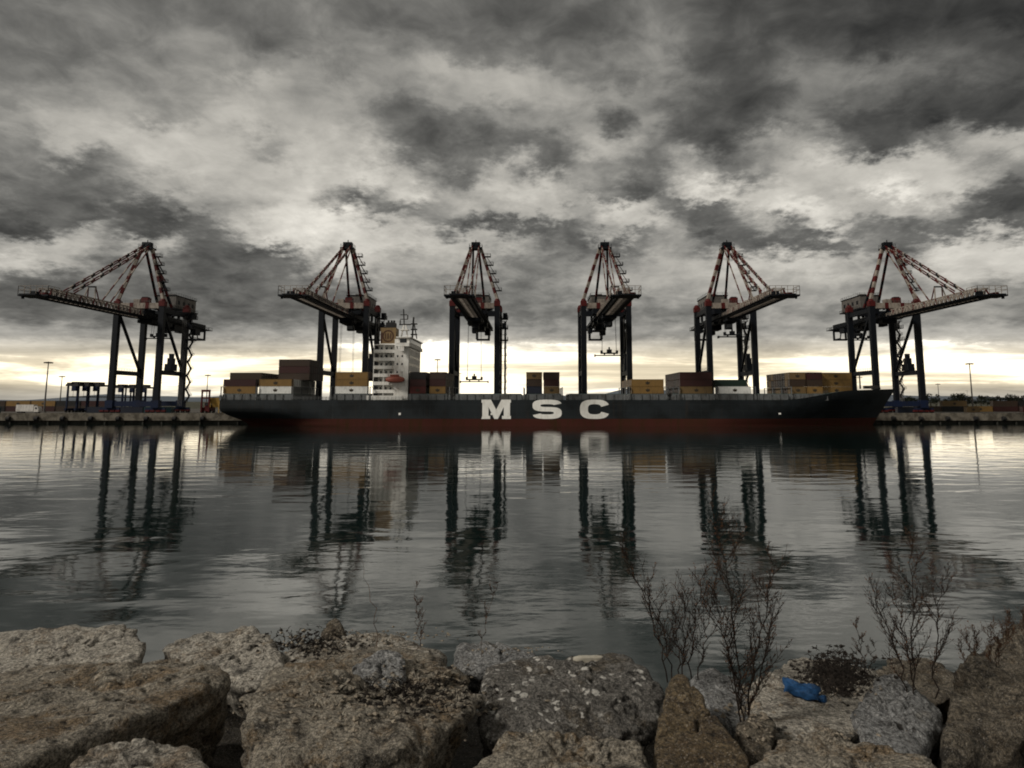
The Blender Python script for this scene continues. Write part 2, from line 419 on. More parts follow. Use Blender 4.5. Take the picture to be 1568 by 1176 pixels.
M['land'] = simple('dull grassy land', (0.05, 0.048, 0.030), 0.95, 0.6, 0.02)
M['hill'] = simple('haze-tinted hills', (0.105, 0.12, 0.14), 0.95, 0.5, 0.004, (0.075, 0.09, 0.105))  # distance haze put into the blue-grey base colour
M['bank'] = rock_mat('shade-darkened rubble', (0.060, 0.052, 0.040), (0.045, 0.034, 0.022), (0.016, 0.013, 0.010), 0.0, 0.6, 4.4)  # base colour darkened to stand for shade in the gaps between boulders
M['leaf'] = simple('dark foliage', (0.012, 0.015, 0.008), 0.9, 0.7, 0.5, (0.006, 0.008, 0.005))
M['bark'] = simple('tree bark', (0.05, 0.038, 0.026), 0.9, 0.5, 2.0)
M['stem'] = simple('dry brown stem', (0.013, 0.008, 0.005), 0.8, 0.6, 40.0, (0.007, 0.005, 0.004))
M['bud'] = simple('rusty dry bud', (0.080, 0.034, 0.013), 0.8, 0.95, 12.0, (0.010, 0.006, 0.004))
M['brush'] = simple('dry pale brush', (0.055, 0.033, 0.02), 0.85, 0.7, 30.0, (0.02, 0.012, 0.008))
M['litter'] = simple('dark dry weed litter', (0.016, 0.012, 0.009), 0.9, 0.6, 25.0, (0.007, 0.006, 0.005))
M['pebble'] = simple('mixed pebbles', (0.22, 0.185, 0.14), 0.85, 0.8, 14.0, (0.05, 0.04, 0.03))
M['white_stone'] = simple('bleached flat stone', (0.36, 0.33, 0.27), 0.8, 0.6, 8.0, (0.20, 0.18, 0.14))
M['blue_plastic'] = simple('faded blue plastic', (0.010, 0.048, 0.125), 0.7, 0.9, 22.0, (0.005, 0.022, 0.055))

# ------------------------------------------------------------------ the setting: water, quay, land, hills
wmb = MB(); wmb.add([(-9000, 4, 0), (9000, 4, 0), (9000, 289.5, 0), (-9000, 289.5, 0)], [(0, 1, 2, 3)])
tag(wmb.build('water', M['water']), kind='structure')
QZ = 4.1
lm = MB(); lm.add([(-15000, 296, 4.02), (15000, 296, 4.02), (15000, 16000, 4.02), (-15000, 16000, 4.02)], [(0, 1, 2, 3)])
tag(lm.build('ground', M['land']), kind='structure')
am = MB(); am.box(-1500, 1500, 289.2, 470, 3.2, 4.08)
tag(am.build('quay_deck', M['asphalt']), kind='structure')
q = MB()
for x in range(-640, 640, 20):                          # cap cast in bays with open joints
    q.box(x + 0.06, x + 19.94, 288.0, 291.4, 1.25, QZ)
    q.box(x + 0.05, x + 19.95, 288.05, 288.55, QZ, QZ + 0.28)
quay = empty('quay', (0, 288, 0))
tag(quay, 'long pale concrete quay with a dark foot behind the ship', 'quay')
qc = q.build('quay_cap', M['concrete'], quay); qc.location = (0, -288, 0)
qw = MB(); qw.box(-640, 640, 289.4, 291.2, -3, 1.25)
for x in range(-636, 640, 8): qw.cyl((x, 288.9, -3), (x, 288.9, 1.26), 0.45, 8)
qf = qw.build('quay_foot', M['dark_wall'], quay); qf.location = (0, -288, 0)

fm = MB()
fm.cyl((-0.75, -0.55, 0), (0.75, -0.55, 0), 0.85, 14); fm.cyl((-0.2, 0.0, 1.2), (-0.2, -0.5, 0.6), 0.05, 6, 0); fm.cyl((0.2, 0.0, 1.2), (0.2, -0.5, 0.6), 0.05, 6, 0)
f0 = fm.build('fender', M['rubber'], smooth=False)
FEND = [(14, 'leftmost'), (57, 'second from the left'), (97, 'third from the left'), (140, 'fourth from the left'), (182, 'under the left leg of the leftmost crane'),
        (225, 'between the leg pairs of the leftmost crane'), (268, 'under the right leg of the leftmost crane'), (311, 'nearest the stern of the ship'),
        (1367, 'nearest the bow of the ship'), (1409, 'under the rightmost crane leg'), (1450, 'third from the bow'), (1493, 'below the tall right lamp mast'), (1536, 'rightmost')]
for i, (px, w) in enumerate(FEND):
    o = f0 if i == 0 else f0.copy()
    if i: COL.objects.link(o)
    p = P(px, 641, 288.0)
    o.location = (p.x, 288.0, 2.1)
    tag(o, 'black rubber fender on the quay face, ' + w, 'fender', 'fenders along the quay')

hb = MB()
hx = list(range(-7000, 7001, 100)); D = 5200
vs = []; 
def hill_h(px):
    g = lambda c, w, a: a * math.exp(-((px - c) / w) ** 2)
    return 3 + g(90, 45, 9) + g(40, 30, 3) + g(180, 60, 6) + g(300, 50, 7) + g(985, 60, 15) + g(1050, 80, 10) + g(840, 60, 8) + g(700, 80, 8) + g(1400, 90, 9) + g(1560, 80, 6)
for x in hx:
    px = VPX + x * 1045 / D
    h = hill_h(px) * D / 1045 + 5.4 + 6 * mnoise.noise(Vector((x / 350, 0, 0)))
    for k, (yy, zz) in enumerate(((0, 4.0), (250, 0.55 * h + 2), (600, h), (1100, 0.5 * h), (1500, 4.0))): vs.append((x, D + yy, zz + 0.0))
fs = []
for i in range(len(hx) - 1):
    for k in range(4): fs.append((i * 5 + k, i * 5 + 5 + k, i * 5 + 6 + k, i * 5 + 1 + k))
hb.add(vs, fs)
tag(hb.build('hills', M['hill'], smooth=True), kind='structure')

# ------------------------------------------------------------------ quay cranes
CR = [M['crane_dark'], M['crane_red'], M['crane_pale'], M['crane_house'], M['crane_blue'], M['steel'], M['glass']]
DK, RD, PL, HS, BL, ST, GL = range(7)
HW, G = 9.75, 20.6
BZ = 41.0                                # underside of boom and girder
def lattice(mb, y0, y1, n, m_ch, m_web, z0=BZ, h=3.4, w=2.3):
    """box lattice between two bottom chords and two top chords"""
    for sx_ in (-1, 1):
        mb.beam((sx_ * w, y0, z0 + 0.35), (sx_ * w, y1, z0 + 0.35), 0.95, 1.1, m_ch)
        mb.beam((sx_ * w * 0.8, y0, z0 + h), (sx_ * w * 0.8, y1, z0 + h), 0.42, 0.42, m_web)
        for i in range(n):
            a = y0 + (y1 - y0) * i / n; b = y0 + (y1 - y0) * (i + 1) / n; c = (a + b) / 2
            col = m_web if i % 3 else RD
            mb.beam((sx_ * w, a, z0 + 0.7), (sx_ * w * 0.8, c, z0 + h), 0.42, 0.42, col)
            mb.beam((sx_ * w * 0.8, c, z0 + h), (sx_ * w, b, z0 + 0.7), 0.38, 0.38, m_web)
    for i in range(n + 1):
        a = y0 + (y1 - y0) * i / n
        mb.box(-w + 0.38, w - 0.38, a - 0.22, a + 0.22, z0 + 0.15, z0 + 0.6, m_web)
        mb.beam((-w * 0.8, a, z0 + h), (w * 0.8, a, z0 + h), 0.22, 0.22, m_web)
        if i < n: mb.beam((-w + 0.3, a, z0 + 0.45), (w - 0.3, a + (y1 - y0) / n, z0 + 0.45), 0.2, 0.2, m_web)

def rail(mb, pts, z, h=1.1, m=ST, step=2.0, r=0.07):
    for a, b in zip(pts[:-1], pts[1:]):
        a3, b3 = Vector((a[0], a[1], z)), Vector((b[0], b[1], z))
        L = (b3 - a3).length; n = max(1, int(L / step))
        for k in (0.55, 1.0): mb.beam(a3 + Vector((0, 0, h * k)), b3 + Vector((0, 0, h * k)), r, r, m)
        for i in range(n + 1):
            p = a3.lerp(b3, i / n); mb.beam(p, p + Vector((0, 0, h)), r, r, m)

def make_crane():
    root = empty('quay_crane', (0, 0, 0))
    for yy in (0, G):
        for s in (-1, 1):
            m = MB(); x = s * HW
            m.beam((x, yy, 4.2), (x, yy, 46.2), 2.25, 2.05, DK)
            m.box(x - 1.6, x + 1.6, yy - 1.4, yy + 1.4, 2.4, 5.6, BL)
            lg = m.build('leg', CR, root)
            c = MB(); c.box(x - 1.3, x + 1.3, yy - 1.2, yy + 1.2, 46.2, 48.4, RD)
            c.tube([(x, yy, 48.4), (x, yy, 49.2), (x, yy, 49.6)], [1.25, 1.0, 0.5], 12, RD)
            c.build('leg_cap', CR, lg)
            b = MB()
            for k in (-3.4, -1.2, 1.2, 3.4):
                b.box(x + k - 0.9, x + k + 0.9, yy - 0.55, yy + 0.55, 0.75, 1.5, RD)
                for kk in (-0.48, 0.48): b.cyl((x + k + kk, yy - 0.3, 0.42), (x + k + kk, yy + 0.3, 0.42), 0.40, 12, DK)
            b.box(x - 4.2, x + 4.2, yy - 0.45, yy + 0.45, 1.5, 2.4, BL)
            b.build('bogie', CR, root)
    for yy in (0, G):
        m = MB(); m.box(-HW + 1.6, HW - 1.6, yy - 0.9, yy + 0.9, 3.0, 5.2, BL); m.build('sill_beam', CR, root)
    for s in (-1, 1):
        m = MB(); x = s * HW
        m.box(x - 0.75, x + 0.75, 1.02, G - 1.02, 16.6, 18.5, DK)
        rail(m, [(x + s * 0.7, 1.2), (x + s * 0.7, G - 1.2)], 18.5, 1.1, DK)
        m.build('portal_beam', CR, root)
        m = MB(); m.beam((x, 1.0, 43.5), (x, G - 1.0, 19.0), 0.95, 0.95, DK); m.build('side_brace', CR, root)
        m = MB(); m.box(x - 0.7, x + 0.7, 1.02, G - 1.02, 43.6, 45.6, DK)
        rail(m, [(x + s * 0.65, 1.2), (x + s * 0.65, G - 1.2)], 45.6, 1.1, DK)
        m.build('top_side_beam', CR, root)
    m = MB()
    m.box(-HW + 1.3, -4.2, -0.9, 0.9, 45.2, 47.6, PL); m.box(-4.2, -2.6, -0.95, 0.95, 45.15, 47.65, RD)
    m.box(-2.6, 2.6, -0.9, 0.9, 45.2, 47.6, PL); m.box(2.6, 4.2, -0.95, 0.95, 45.15, 47.65, RD); m.box(4.2, HW - 1.3, -0.9, 0.9, 45.2, 47.6, PL)
    rail(m, [(-HW + 1.4, -0.8), (HW - 1.4, -0.8)], 47.6, 1.1, ST)
    m.build('waterside_cross_beam', CR, root)
    m = MB(); m.box(-HW + 1.3, HW - 1.3, G - 0.9, G + 0.9, 44.4, 46.8, DK); rail(m, [(-HW + 1.4, G + 0.8), (HW - 1.4, G + 0.8)], 46.8, 1.1, DK)
    m.build('landside_cross_beam', CR, root)
    m = MB()                              # winch block on the middle of the front beam
    m.box(0.2, 3.2, -0.4, 2.6, 47.7, 50.0, RD); m.box(-3.3, -0.6, 0.2, 2.8, 47.7, 49.4, PL); m.box(0.5, 2.8, -0.1, 2.2, 50.0, 50.4, DK)
    m.build('winch_box', CR, root)
    # boom over the water
    m = MB(); lattice(m, -58.5, -1.2, 22, DK, PL)
    for s in (-1, 1):
        m.box(s * 3.6 - 0.55, s * 3.6 + 0.55, -58, -1.3, BZ + 0.5, BZ + 0.62, DK)
        rail(m, [(s * 4.1, -58), (s * 4.1, -1.3)], BZ + 0.62, 1.2, PL if s < 0 else DK, 2.4, 0.16)
    bo = m.build('boom', CR, root)
    m = MB()
    m.box(-5.2, 5.2, -63.5, -57.6, BZ - 0.1, BZ + 0.45, DK); m.box(-2.8, 2.8, -66.0, -63.5, BZ - 0.1, BZ + 0.35, DK)
    m.box(-3.0, -1.0, -61, -58.8, BZ + 0.45, BZ + 2.0, DK); m.box(1.4, 3.2, -62, -60, BZ + 0.45, BZ + 1.4, RD)
    rail(m, [(-5.1, -57.7), (-5.1, -63.4), (5.1, -63.4), (5.1, -57.7)], BZ + 0.45, 3.0, PL, 2.0, 0.14)
    for s in (-1, 1): m.box(s * 4.2 - 0.3, s * 4.2 + 0.3, -62.6, -61.9, BZ - 0.9, BZ - 0.1, DK)
    m.build('boom_tip_platform', CR, bo)
    m = MB()
    for yy in (-33.0,):
        for s in (-1, 1): m.beam((s * 2.2, yy - 1.2, BZ + 3.3), (s * 1.4, yy, BZ + 8.2), 0.34, 0.34, PL); m.beam((s * 2.2, yy + 1.2, BZ + 3.3), (s * 1.4, yy, BZ + 8.2), 0.34, 0.34, RD)
        m.beam((-1.6, yy, BZ + 8.2), (1.6, yy, BZ + 8.2), 0.5, 0.5, DK)
    m.build('stay_post', CR, bo)
    # girder behind the front beam
    m = MB()
    for s in (-1, 1):
        m.box(s * 2.3 - 0.55, s * 2.3 + 0.55, -1.1, 54, BZ, BZ + 2.9, DK)
        m.box(s * 3.9 - 0.8, s * 3.9 + 0.8, -1.1, 53.5, BZ + 0.4, BZ + 0.52, DK)
        rail(m, [(s * 4.6, -1), (s * 4.6, 53.5)], BZ + 0.52, 1.15, DK, 2.0, 0.14)
    for yy in np.arange(2, 54, 5.2): m.box(-1.75, 1.75, yy - 0.3, yy + 0.3, BZ + 0.6, BZ + 2.2, DK)
    for s in (-1, 1):
        for yy in (0.9, G - 0.9): m.box(s * 2.3 - 0.5, s * 2.3 + 0.5, yy - 0.5, yy + 0.5, BZ + 2.9, 45.2, DK)
    gd = m.build('girder', CR, root)
    m = MB()                              # hollow service frame hung at the back end
    m.box(-3.4, 3.4, 52.5, 53.3, BZ - 5.2, BZ - 4.2, DK); m.box(-3.4, 3.4, 52.5, 53.3, BZ - 0.8, BZ, DK)
    for s in (-1, 1): m.box(s * 3.0 - 0.4, s * 3.0 + 0.4, 52.5, 53.3, BZ - 4.2, BZ - 0.8, DK); m.box(s * 3.0 - 0.3, s * 3.0 + 0.3, 46, 52.5, BZ - 4.9, BZ - 4.4, DK); m.beam((s * 3, 46, BZ - 4.6), (s * 3, 44, BZ), 0.4, 0.4, DK)
    m.box(-4.8, 4.8, 54, 57.5, BZ + 0.2, BZ + 0.5, DK); rail(m, [(-4.7, 54.1), (-4.7, 57.4), (4.7, 57.4), (4.7, 54.1)], BZ + 0.5, 1.3, DK)
    m.box(-4.6, -2.6, 38, 43, BZ - 2.5, BZ - 0.1, DK); m.box(1.5, 4.2, 41, 46, BZ - 3.2, BZ - 0.1, DK)
    m.build('service_frame', CR, gd)
    # machinery house over the landside legs
    m = MB()
    m.box(-4.6, 4.6, 20.0, 39.0, 48.2, 54.0, HS); m.box(-4.9, 4.9, 19.7, 39.3, 54.0, 54.35, DK); m.box(-5.6, 5.6, 19.2, 39.8, 47.7, 48.2, DK)
    rail(m, [(-4.8, 19.8), (-4.8, 39.2), (4.8, 39.2), (4.8, 19.8), (-4.8, 19.8)], 54.35, 1.1, DK)
    rail(m, [(-5.5, 19.3), (-5.5, 39.7), (5.5, 39.7), (5.5, 19.3)], 48.2, 1.1, DK)
    for yy in (21.5, 38): 
        for s in (-1, 1): m.box(s * 3 - 0.5, s * 3 + 0.5, yy - 0.5, yy + 0.5, BZ + 2.9, 47.7, DK)
    m.box(-2, 1, 25, 28, 54.35, 55.6, HS)
    mh = m.build('machinery_house', CR, root)
    for yy in (23, 27.5, 32, 36):
        for s in (-1, 1):
            w = MB(); w.box(s * 4.62 - 0.03, s * 4.62 + 0.03, yy - 0.9, yy + 0.9, 50.2, 52.0, DK); w.build('louvre', CR, mh)
    # A-frame and stays
    AP = 72.4
    for s in (-1, 1):
        m = MB(); m.striped((s * HW, 0, 49.3), (s * 2.2, 2.0, AP), 1.2, 9, (PL, RD)); 
        m.build('mast_leg', CR, root)
        m = MB(); m.striped((s * 3.2, G, 46.8), (s * 1.2, 3.0, AP), 0.9, 8, (RD, DK)); m.build('back_stay', CR, root)
        m = MB()
        a, b = Vector((s * 1.9, -46, BZ + 3.4)), Vector((s * 1.5, 1.2, AP))
        for dz_ in (0.0, 0.95): m.striped(a + Vector((0, 0, dz_)), b + Vector((0, 0, dz_)), 0.38, 17, (RD, PL))
        for k in range(1, 9): 
            p = a.lerp(b, k / 9); m.beam(p + Vector((0, -0.7, -0.35)), p + Vector((0, 0.7, 1.3)), 0.5, 0.9, DK if k % 2 else RD)
        m.build('fore_stay', CR, root)
        m = MB(); m.striped((s * 1.9, -24, BZ + 3.4), (s * 1.6, 1.4, AP), 0.40, 10, (RD, PL)); m.build('inner_stay', CR, root)
    m = MB()
    m.striped((-6.2, 0.9, 60.2), (6.2, 0.9, 60.2), 0.4, 5, (RD, PL)) if False else None
    m.box(-2.9, 2.9, 0.0, 4.2, AP - 0.6, AP + 0.2, DK); m.box(-1.9, 1.9, 0.8, 3.2, AP + 0.2, AP + 2.6, DK)
    for s in (-1, 1): m.cyl((s * 1.0 - 0.25, 1.9, AP + 1.4), (s * 1.0 + 0.25, 1.9, AP + 1.4), 1.35, 14, DK)
    rail(m, [(-2.8, 0.1), (2.8, 0.1), (2.8, 4.1), (-2.8, 4.1), (-2.8, 0.1)], AP + 0.2, 1.4, DK)
    m.beam((0, 2, AP + 2.6), (0, 2, AP + 3.8), 0.3, 0.3, DK)
    m.build('mast_head', CR, root)
    m = MB()                              # access platforms up the right mast leg
    a, b = Vector((HW, 0, 49.3)), Vector((2.2, 2.0, AP))
    pp = None
    for k in range(1, 6):
        p = a.lerp(b, k / 6); sd = 1 if k % 2 else -1
        m.box(p.x + 0.2, p.x + 3.2, p.y - 1.0, p.y + 1.4, p.z - 0.1, p.z + 0.1, DK)
        rail(m, [(p.x + 0.3, p.y - 0.9), (p.x + 3.1, p.y - 0.9), (p.x + 3.1, p.y + 1.3)], p.z + 0.1, 1.2, DK, 1.0, 0.12)
        if pp is not None: m.beam(pp + Vector((2.6, 0.2, 0)), p + Vector((1.4, 0.2, 0)), 0.75, 0.22, RD if k % 2 else DK)
        pp = p
    m.build('mast_ladder', CR, root)
    # stair tower up the right landside leg
    m = MB(); x0 = HW + 1.2
    for i in range(13):
        z = 4.5 + i * 3.1; sd = i % 2
        m.box(x0, x0 + 2.4, G - 1.6 + sd * 3.4 - 0.6, G - 1.6 + sd * 3.4 + 0.6, z, z + 0.12, DK)
        rail(m, [(x0 + 2.3, G - 2.2 + sd * 3.4), (x0 + 2.3, G - 1.0 + sd * 3.4)], z, 1.1, DK, 1.0, 0.1)
        if i < 12:
            ya, yb = (G - 1.6, G + 1.8) if not sd else (G + 1.8, G - 1.6)
            m.beam((x0 + 1.5, ya, z), (x0 + 1.5, yb, z + 3.1), 0.9, 0.22, DK)
            m.beam((x0 + 2.0, ya, z + 1.1), (x0 + 2.0, yb, z + 4.2), 0.1, 0.1, DK)
    for z in (33.0, 38.5, 43.0):
        m.box(x0, x0 + 2.8, G - 2.6, G + 2.9, z, z + 0.3, DK); rail(m, [(x0 + 2.7, G - 2.5), (x0 + 2.7, G + 2.8)], z + 0.3, 1.3, DK, 1.2, 0.16)
    m.box(x0 + 0.1, x0 + 1.9, G - 0.9, G + 1.6, 38.8, 41.2, DK); m.box(x0 + 0.4, x0 + 2.4, G + 0.4, G + 2.6, 43.3, 46.0, DK)
    m.build('staircase', CR, root)
    m = MB()
    m.box(-3.2, 3.2, 4.0, 9.0, BZ - 1.6, BZ - 0.1, DK); m.box(-2.4, 2.6, 24.0, 31.0, BZ - 2.6, BZ - 0.1, DK); m.box(-4.3, -2.0, 12.0, 20.0, BZ - 1.3, BZ - 0.1, DK); m.box(2.6, 4.4, 14, 19, BZ - 1.9, BZ - 0.1, DK)
    m.box(-4.9, -2.2, 8.0, 16.0, BZ + 3.0, BZ + 5.4, DK); m.box(2.4, 4.6, 10.0, 17.0, BZ + 3.0, BZ + 4.8, DK)
    m.build('hoist_machinery', CR, root)
    m = MB()                              # lift mast on the waterside face of the same leg
    for dx_ in (-0.6, 0.6):
        for dy_ in (-3.4, -2.2): m.beam((x0 - 0.4 + dx_, G + dy_, 3), (x0 - 0.4 + dx_, G + dy_, 44), 0.14, 0.14, ST)
    for i in range(20):
        z = 3 + i * 2.05; s = 1 if i % 2 else -1
        m.beam((x0 - 0.4 - 0.6 * s, G - 3.4, z), (x0 - 0.4 + 0.6 * s, G - 3.4, z + 2.05), 0.12, 0.12, ST)
    m.build('lift_mast', CR, root)
    m = MB()                              # electrical cabin on the right portal beam
    m.box(HW - 1.3, HW + 1.5, 7.0, 12.5, 18.55, 21.6, DK); m.box(HW - 1.0, HW + 1.2, 8.4, 11.2, 21.6, 24.2, DK); m.box(HW - 0.7, HW + 0.9, 9.0, 10.6, 24.2, 26.2, DK)
    m.build('electrical_cabin', CR, root)
    for x in (-7.5, -5.0, 5.0, 7.5):
        m = MB(); m.box(x - 0.4, x + 0.4, -1.7, -1.1, 44.4, 45.1, DK); m.beam((x, -1.1, 44.9), (x, -0.9, 45.3), 0.2, 0.2, DK)
        m.build('floodlight', CR, root)
    return root

crane0 = make_crane()
CRANES = [(-170.6, 16, 33.5, 'leftmost quay crane, seen from its side on the open quay left of the ship'),
          (-81.7, 6, 11.0, 'red and white quay crane standing just left of the white deckhouse'),
          (-25.0, 1.0, 13.4, 'quay crane with spreader lowered almost to deck, left above the hull letter M'),
          (32.1, -10, 24.0, 'quay crane with spreader hung halfway up, right above the hull letter C'),
          (86.3, -1.0, 32.6, 'dark quay crane between the white container and the bow, its boom pointing right'),
          (157.3, 30, 34.0, 'rightmost quay crane, standing beyond the bow with long boom pointing right')]
for i, (cx, ty, sz, lab) in enumerate(CRANES):
    c = crane0 if i == 0 else copy_tree(crane0)
    c.location = (cx, 292.0, QZ)
    tag(c, lab, 'crane', 'quay cranes along the berth')
for i, (cx, ty, sz, lab) in enumerate(CRANES):
    c = [o for o in bpy.data.objects if o.name.startswith('quay_crane') and o.type == 'EMPTY' and abs(o.location.x - cx) < 0.1][0]
    m = MB(); m.box(-2.9, 2.9, ty - 3.2, ty + 3.2, BZ - 1.5, BZ - 0.25, DK)
    for sx_ in (-1, 1):
        for yy in (-2.4, 2.4): m.cyl((sx_ * 2.3 - 0.2, ty + yy, BZ - 0.35), (sx_ * 2.3 + 0.2, ty + yy, BZ - 0.35), 0.42, 10, DK)
    tr = m.build('trolley', CR, c)
    m = MB(); yc = ty + 5.2
    m.box(-1.4, 1.4, yc - 1.5, yc + 1.5, BZ - 4.4, BZ - 1.8, DK); m.box(-1.25, 1.25, yc - 1.54, yc - 1.5, BZ - 3.8, BZ - 2.3, GL); m.box(-0.3, 0.3, yc - 0.3, yc + 0.3, BZ - 1.8, BZ - 0.3, DK)
    m.box(-0.25, 0.25, ty + 3.2, yc - 0.3, BZ - 0.9, BZ - 0.5, DK)
    m.build('operator_cab', CR, tr)
    for sx_ in (-3.0, 3.0):
        for yy in (-0.9, 0.9):
            m = MB(); m.beam((sx_ * 0.9, ty + yy, BZ - 1.5), (sx_, ty + yy, sz + 1.9), 0.10, 0.10, DK); m.build('hoist_rope', CR, tr)
    m = MB()
    m.box(-3.6, 3.6, ty - 0.8, ty + 0.8, sz + 0.75, sz + 1.3, DK); m.box(-1.0, 1.0, ty - 0.7, ty + 0.7, sz + 1.3, sz + 2.6, DK); m.box(-0.3, 0.3, ty - 0.3, ty + 0.3, sz + 2.6, sz + 3.6, DK)
    for sx_ in (-1, 1):
        m.box(sx_ * 3.2 - 0.45, sx_ * 3.2 + 0.45, ty - 0.7, ty + 0.7, sz + 1.3, sz + 2.2, DK)
        m.box(sx_ * 6.0 - 0.18, sx_ * 6.0 + 0.18, ty - 1.2, ty + 1.2, sz - 0.45, sz + 0.55, DK)
        m.box(sx_ * 2.0 - 0.25, sx_ * 2.0 + 0.25, ty - 0.4, ty + 0.4, sz + 0.3, sz + 0.75, DK)
    m.box(-5.9, 5.9, ty - 0.35, ty - 0.1, sz - 0.1, sz + 0.35, DK); m.box(-5.9, 5.9, ty + 0.1, ty + 0.35, sz - 0.1, sz + 0.35, DK)
    m.build('spreader', CR, tr)

# ------------------------------------------------------------------ the container ship
SY, HBM = 272.0, 16.0
ship = empty('container_ship', (0, SY, 0))
tag(ship, 'long dark grey container ship with big white hull letters and red waterline', 'ship')
def lerp(a, b, t): return a + (b - a) * t
def smooth(t): t = max(0.0, min(1.0, t)); return t * t * (3 - 2 * t)
def ztop(x): return 9.8 + 3.5 * smooth((x - 96) / 26) + 0.9 * max(0, (x - 117) / 28)
def xa(z): return lerp(-110.5, -117.6, smooth(z / 6.5)) if z > 0 else -110.5 + z * -4
def xb(z): return lerp(135.0, 145.2, max(0, z) / 14.5)
def hbw(x, z):
    k = max(0.0, min(1.0, z / 11.0))
    a, b = xa(z), xb(z); xs = lerp(58, 94, k)
    h = HBM
    if x > xs: h = HBM * (1 - min(1, (x - xs) / (b - xs)) ** lerp(2.0, 2.6, k))
    h0 = lerp(5.0, 15.2, smooth(z / 6.0)); 
    return min(h, lerp(h0, HBM, smooth((x - a) / 38)))
def hull_band(levels, mb, top=False):
    NS = 90
    ring = []
    for li, lv in enumerate(levels):
        row = []
        for side in (-1, 1):
            rr = []
            for i in range(NS + 1):
                s = i / NS
                if isinstance(lv, str):
                    f = float(lv); zt = ztop(lerp(xa(9), xb(13), s)); z = lerp(2.8, zt, f)
                else: z = lv
                x0 = lerp(xa(z), xb(z), s)
                rr.append((x0, side * hbw(x0, z), z))
            row.append(rr)
        ring.append(row)
    for si in (0, 1):
        vs = [p for row in ring for p in row[si]]
        n = NS + 1; fs = []
        for l in range(len(levels) - 1):
            for i in range(NS):
                f = (l * n + i, l * n + i + 1, (l + 1) * n + i + 1, (l + 1) * n + i)
                fs.append(f if si == 0 else f[::-1])
        mb.add(vs, fs)
    # transom
    vs = []; fs = []
    for row in ring: vs += [row[0][0], row[1][0]]
    for l in range(len(levels) - 1): fs.append((2 * l, 2 * l + 2, 2 * l + 3, 2 * l + 1))
    mb.add(vs, fs)
    return ring
hm = MB(); ring = hull_band(['0.0', '0.2', '0.4', '0.6', '0.8', '1.0'], hm)
hull = hm.build('hull', M['hull'], ship, smooth=True)
bm_ = MB(); hull_band([-2.0, -0.8, 0.0, 1.0, 2.0, 2.8], bm_)
bm_.build('boot_stripe', M['boot'], ship, smooth=True)
dk = MB(); top = ring[-1]
vs = []; fs = []
for a, b in zip(top[0], top[1]): vs += [(a[0], a[1], a[2] - 0.12), (b[0], b[1], b[2] - 0.12)]
for i in range(len(top[0]) - 1): fs.append((2 * i, 2 * i + 2, 2 * i + 3, 2 * i + 1))
dk.add(vs, fs); dk.build('deck', M['ship_deck'], ship)
# hull rail
for s in (0, 1):
    m = MB()
    pts = [Vector(p) for p in top[s]]
    for a, b in zip(pts[:-1], pts[1:]):
        if b.x > 112: continue
        for k in (0.45, 0.8, 1.15): m.beam(a + Vector((0, 0, k)), b + Vector((0, 0, k)), 0.07, 0.07)
        m.beam(a, a + Vector((0, 0, 1.15)), 0.10, 0.10); c = (a + b) / 2; m.beam(c, c + Vector((0, 0, 1.15)), 0.08, 0.08)
    m.build('deck_rail', M['ship_grey'], ship)
# letters on the flat of the near side
def letter_obj(polys, x0, w, h, z0):
    m = MB(); yf = -HBM - 0.05
    for (vs, fs) in polys:
        n = len(vs)
        f3 = [(x0 + a * w, yf, z0 + b * h) for a, b in vs]; b3 = [(x, yf + 0.045, z) for x, y, z in f3]
        m.add(f3, fs); m.add(b3, [f[::-1] for f in fs])
        edges = {}
        for f in fs:
            for i in range(len(f)):
                e = (f[i], f[(i + 1) % len(f)]); edges[e] = 1
        for (a, b) in edges:
            if (b, a) not in edges: m.add([f3[a], f3[b], b3[b], b3[a]], [(0, 3, 2, 1)])
    return m.build('letter', M['letter'], ship)
def ring_arc(cx, cy, ax, ay, bx, by, t0, t1, n=28, e=2.9):
    vs = []
    for i in range(n + 1):
        t = R(lerp(t0, t1, i / n)); c, s = math.cos(t), math.sin(t)
        q_ = lambda val: math.copysign(abs(val) ** (2 / e), val)
        vs += [(cx + ax * q_(c), cy + ay * q_(s)), (cx + bx * q_(c), cy + by * q_(s))]
    fs = [(2 * i, 2 * i + 1, 2 * i + 3, 2 * i + 2) for i in range(n)]
    return (vs, fs)
mpoly = ([(0, 0), (0.30, 0), (0.30, 0.16), (0.24, 0.16), (0.24, 0.62), (0.44, 0), (0.56, 0), (0.76, 0.62), (0.76, 0.16), (0.70, 0.16), (0.70, 0), (1, 0), (1, 0.16), (0.97, 0.16), (0.97, 0.84), (1, 0.84), (1, 1), (0.68, 1), (0.5, 0.48), (0.32, 1), (0, 1), (0, 0.84), (0.03, 0.84), (0.03, 0.16)],
         [(0, 1, 2, 3, 23), (23, 3, 4, 22), (21, 22, 4, 19, 20), (4, 5, 18, 19), (5, 6, 18), (6, 7, 17, 18), (7, 14, 15, 16, 17), (8, 13, 14, 7), (9, 10, 11, 12, 13, 8)])
LW, LH = 11.0, 7.15
lx = lambda px: (px - VPX) * 255.8 / 1045
letter_obj([mpoly], lx(737.3), lx(782.3) - lx(737.3), LH, 2.75)
th, tw = 0.235, 0.27
sh = (0.5 + th / 2) / 2
letter_obj([ring_arc(0.5, 1 - sh, 0.5, sh, 0.5 - tw, sh - th, 13, 270), ring_arc(0.5, sh, 0.5, sh, 0.5 - tw, sh - th, 90, -167)],
           lx(815.5), lx(860) - lx(815.5), LH, 2.75)
letter_obj([ring_arc(0.5, 0.5, 0.5, 0.5, 0.5 - tw, 0.5 - th, 20, 340, 44)], lx(888), lx(933) - lx(888), LH, 2.75)

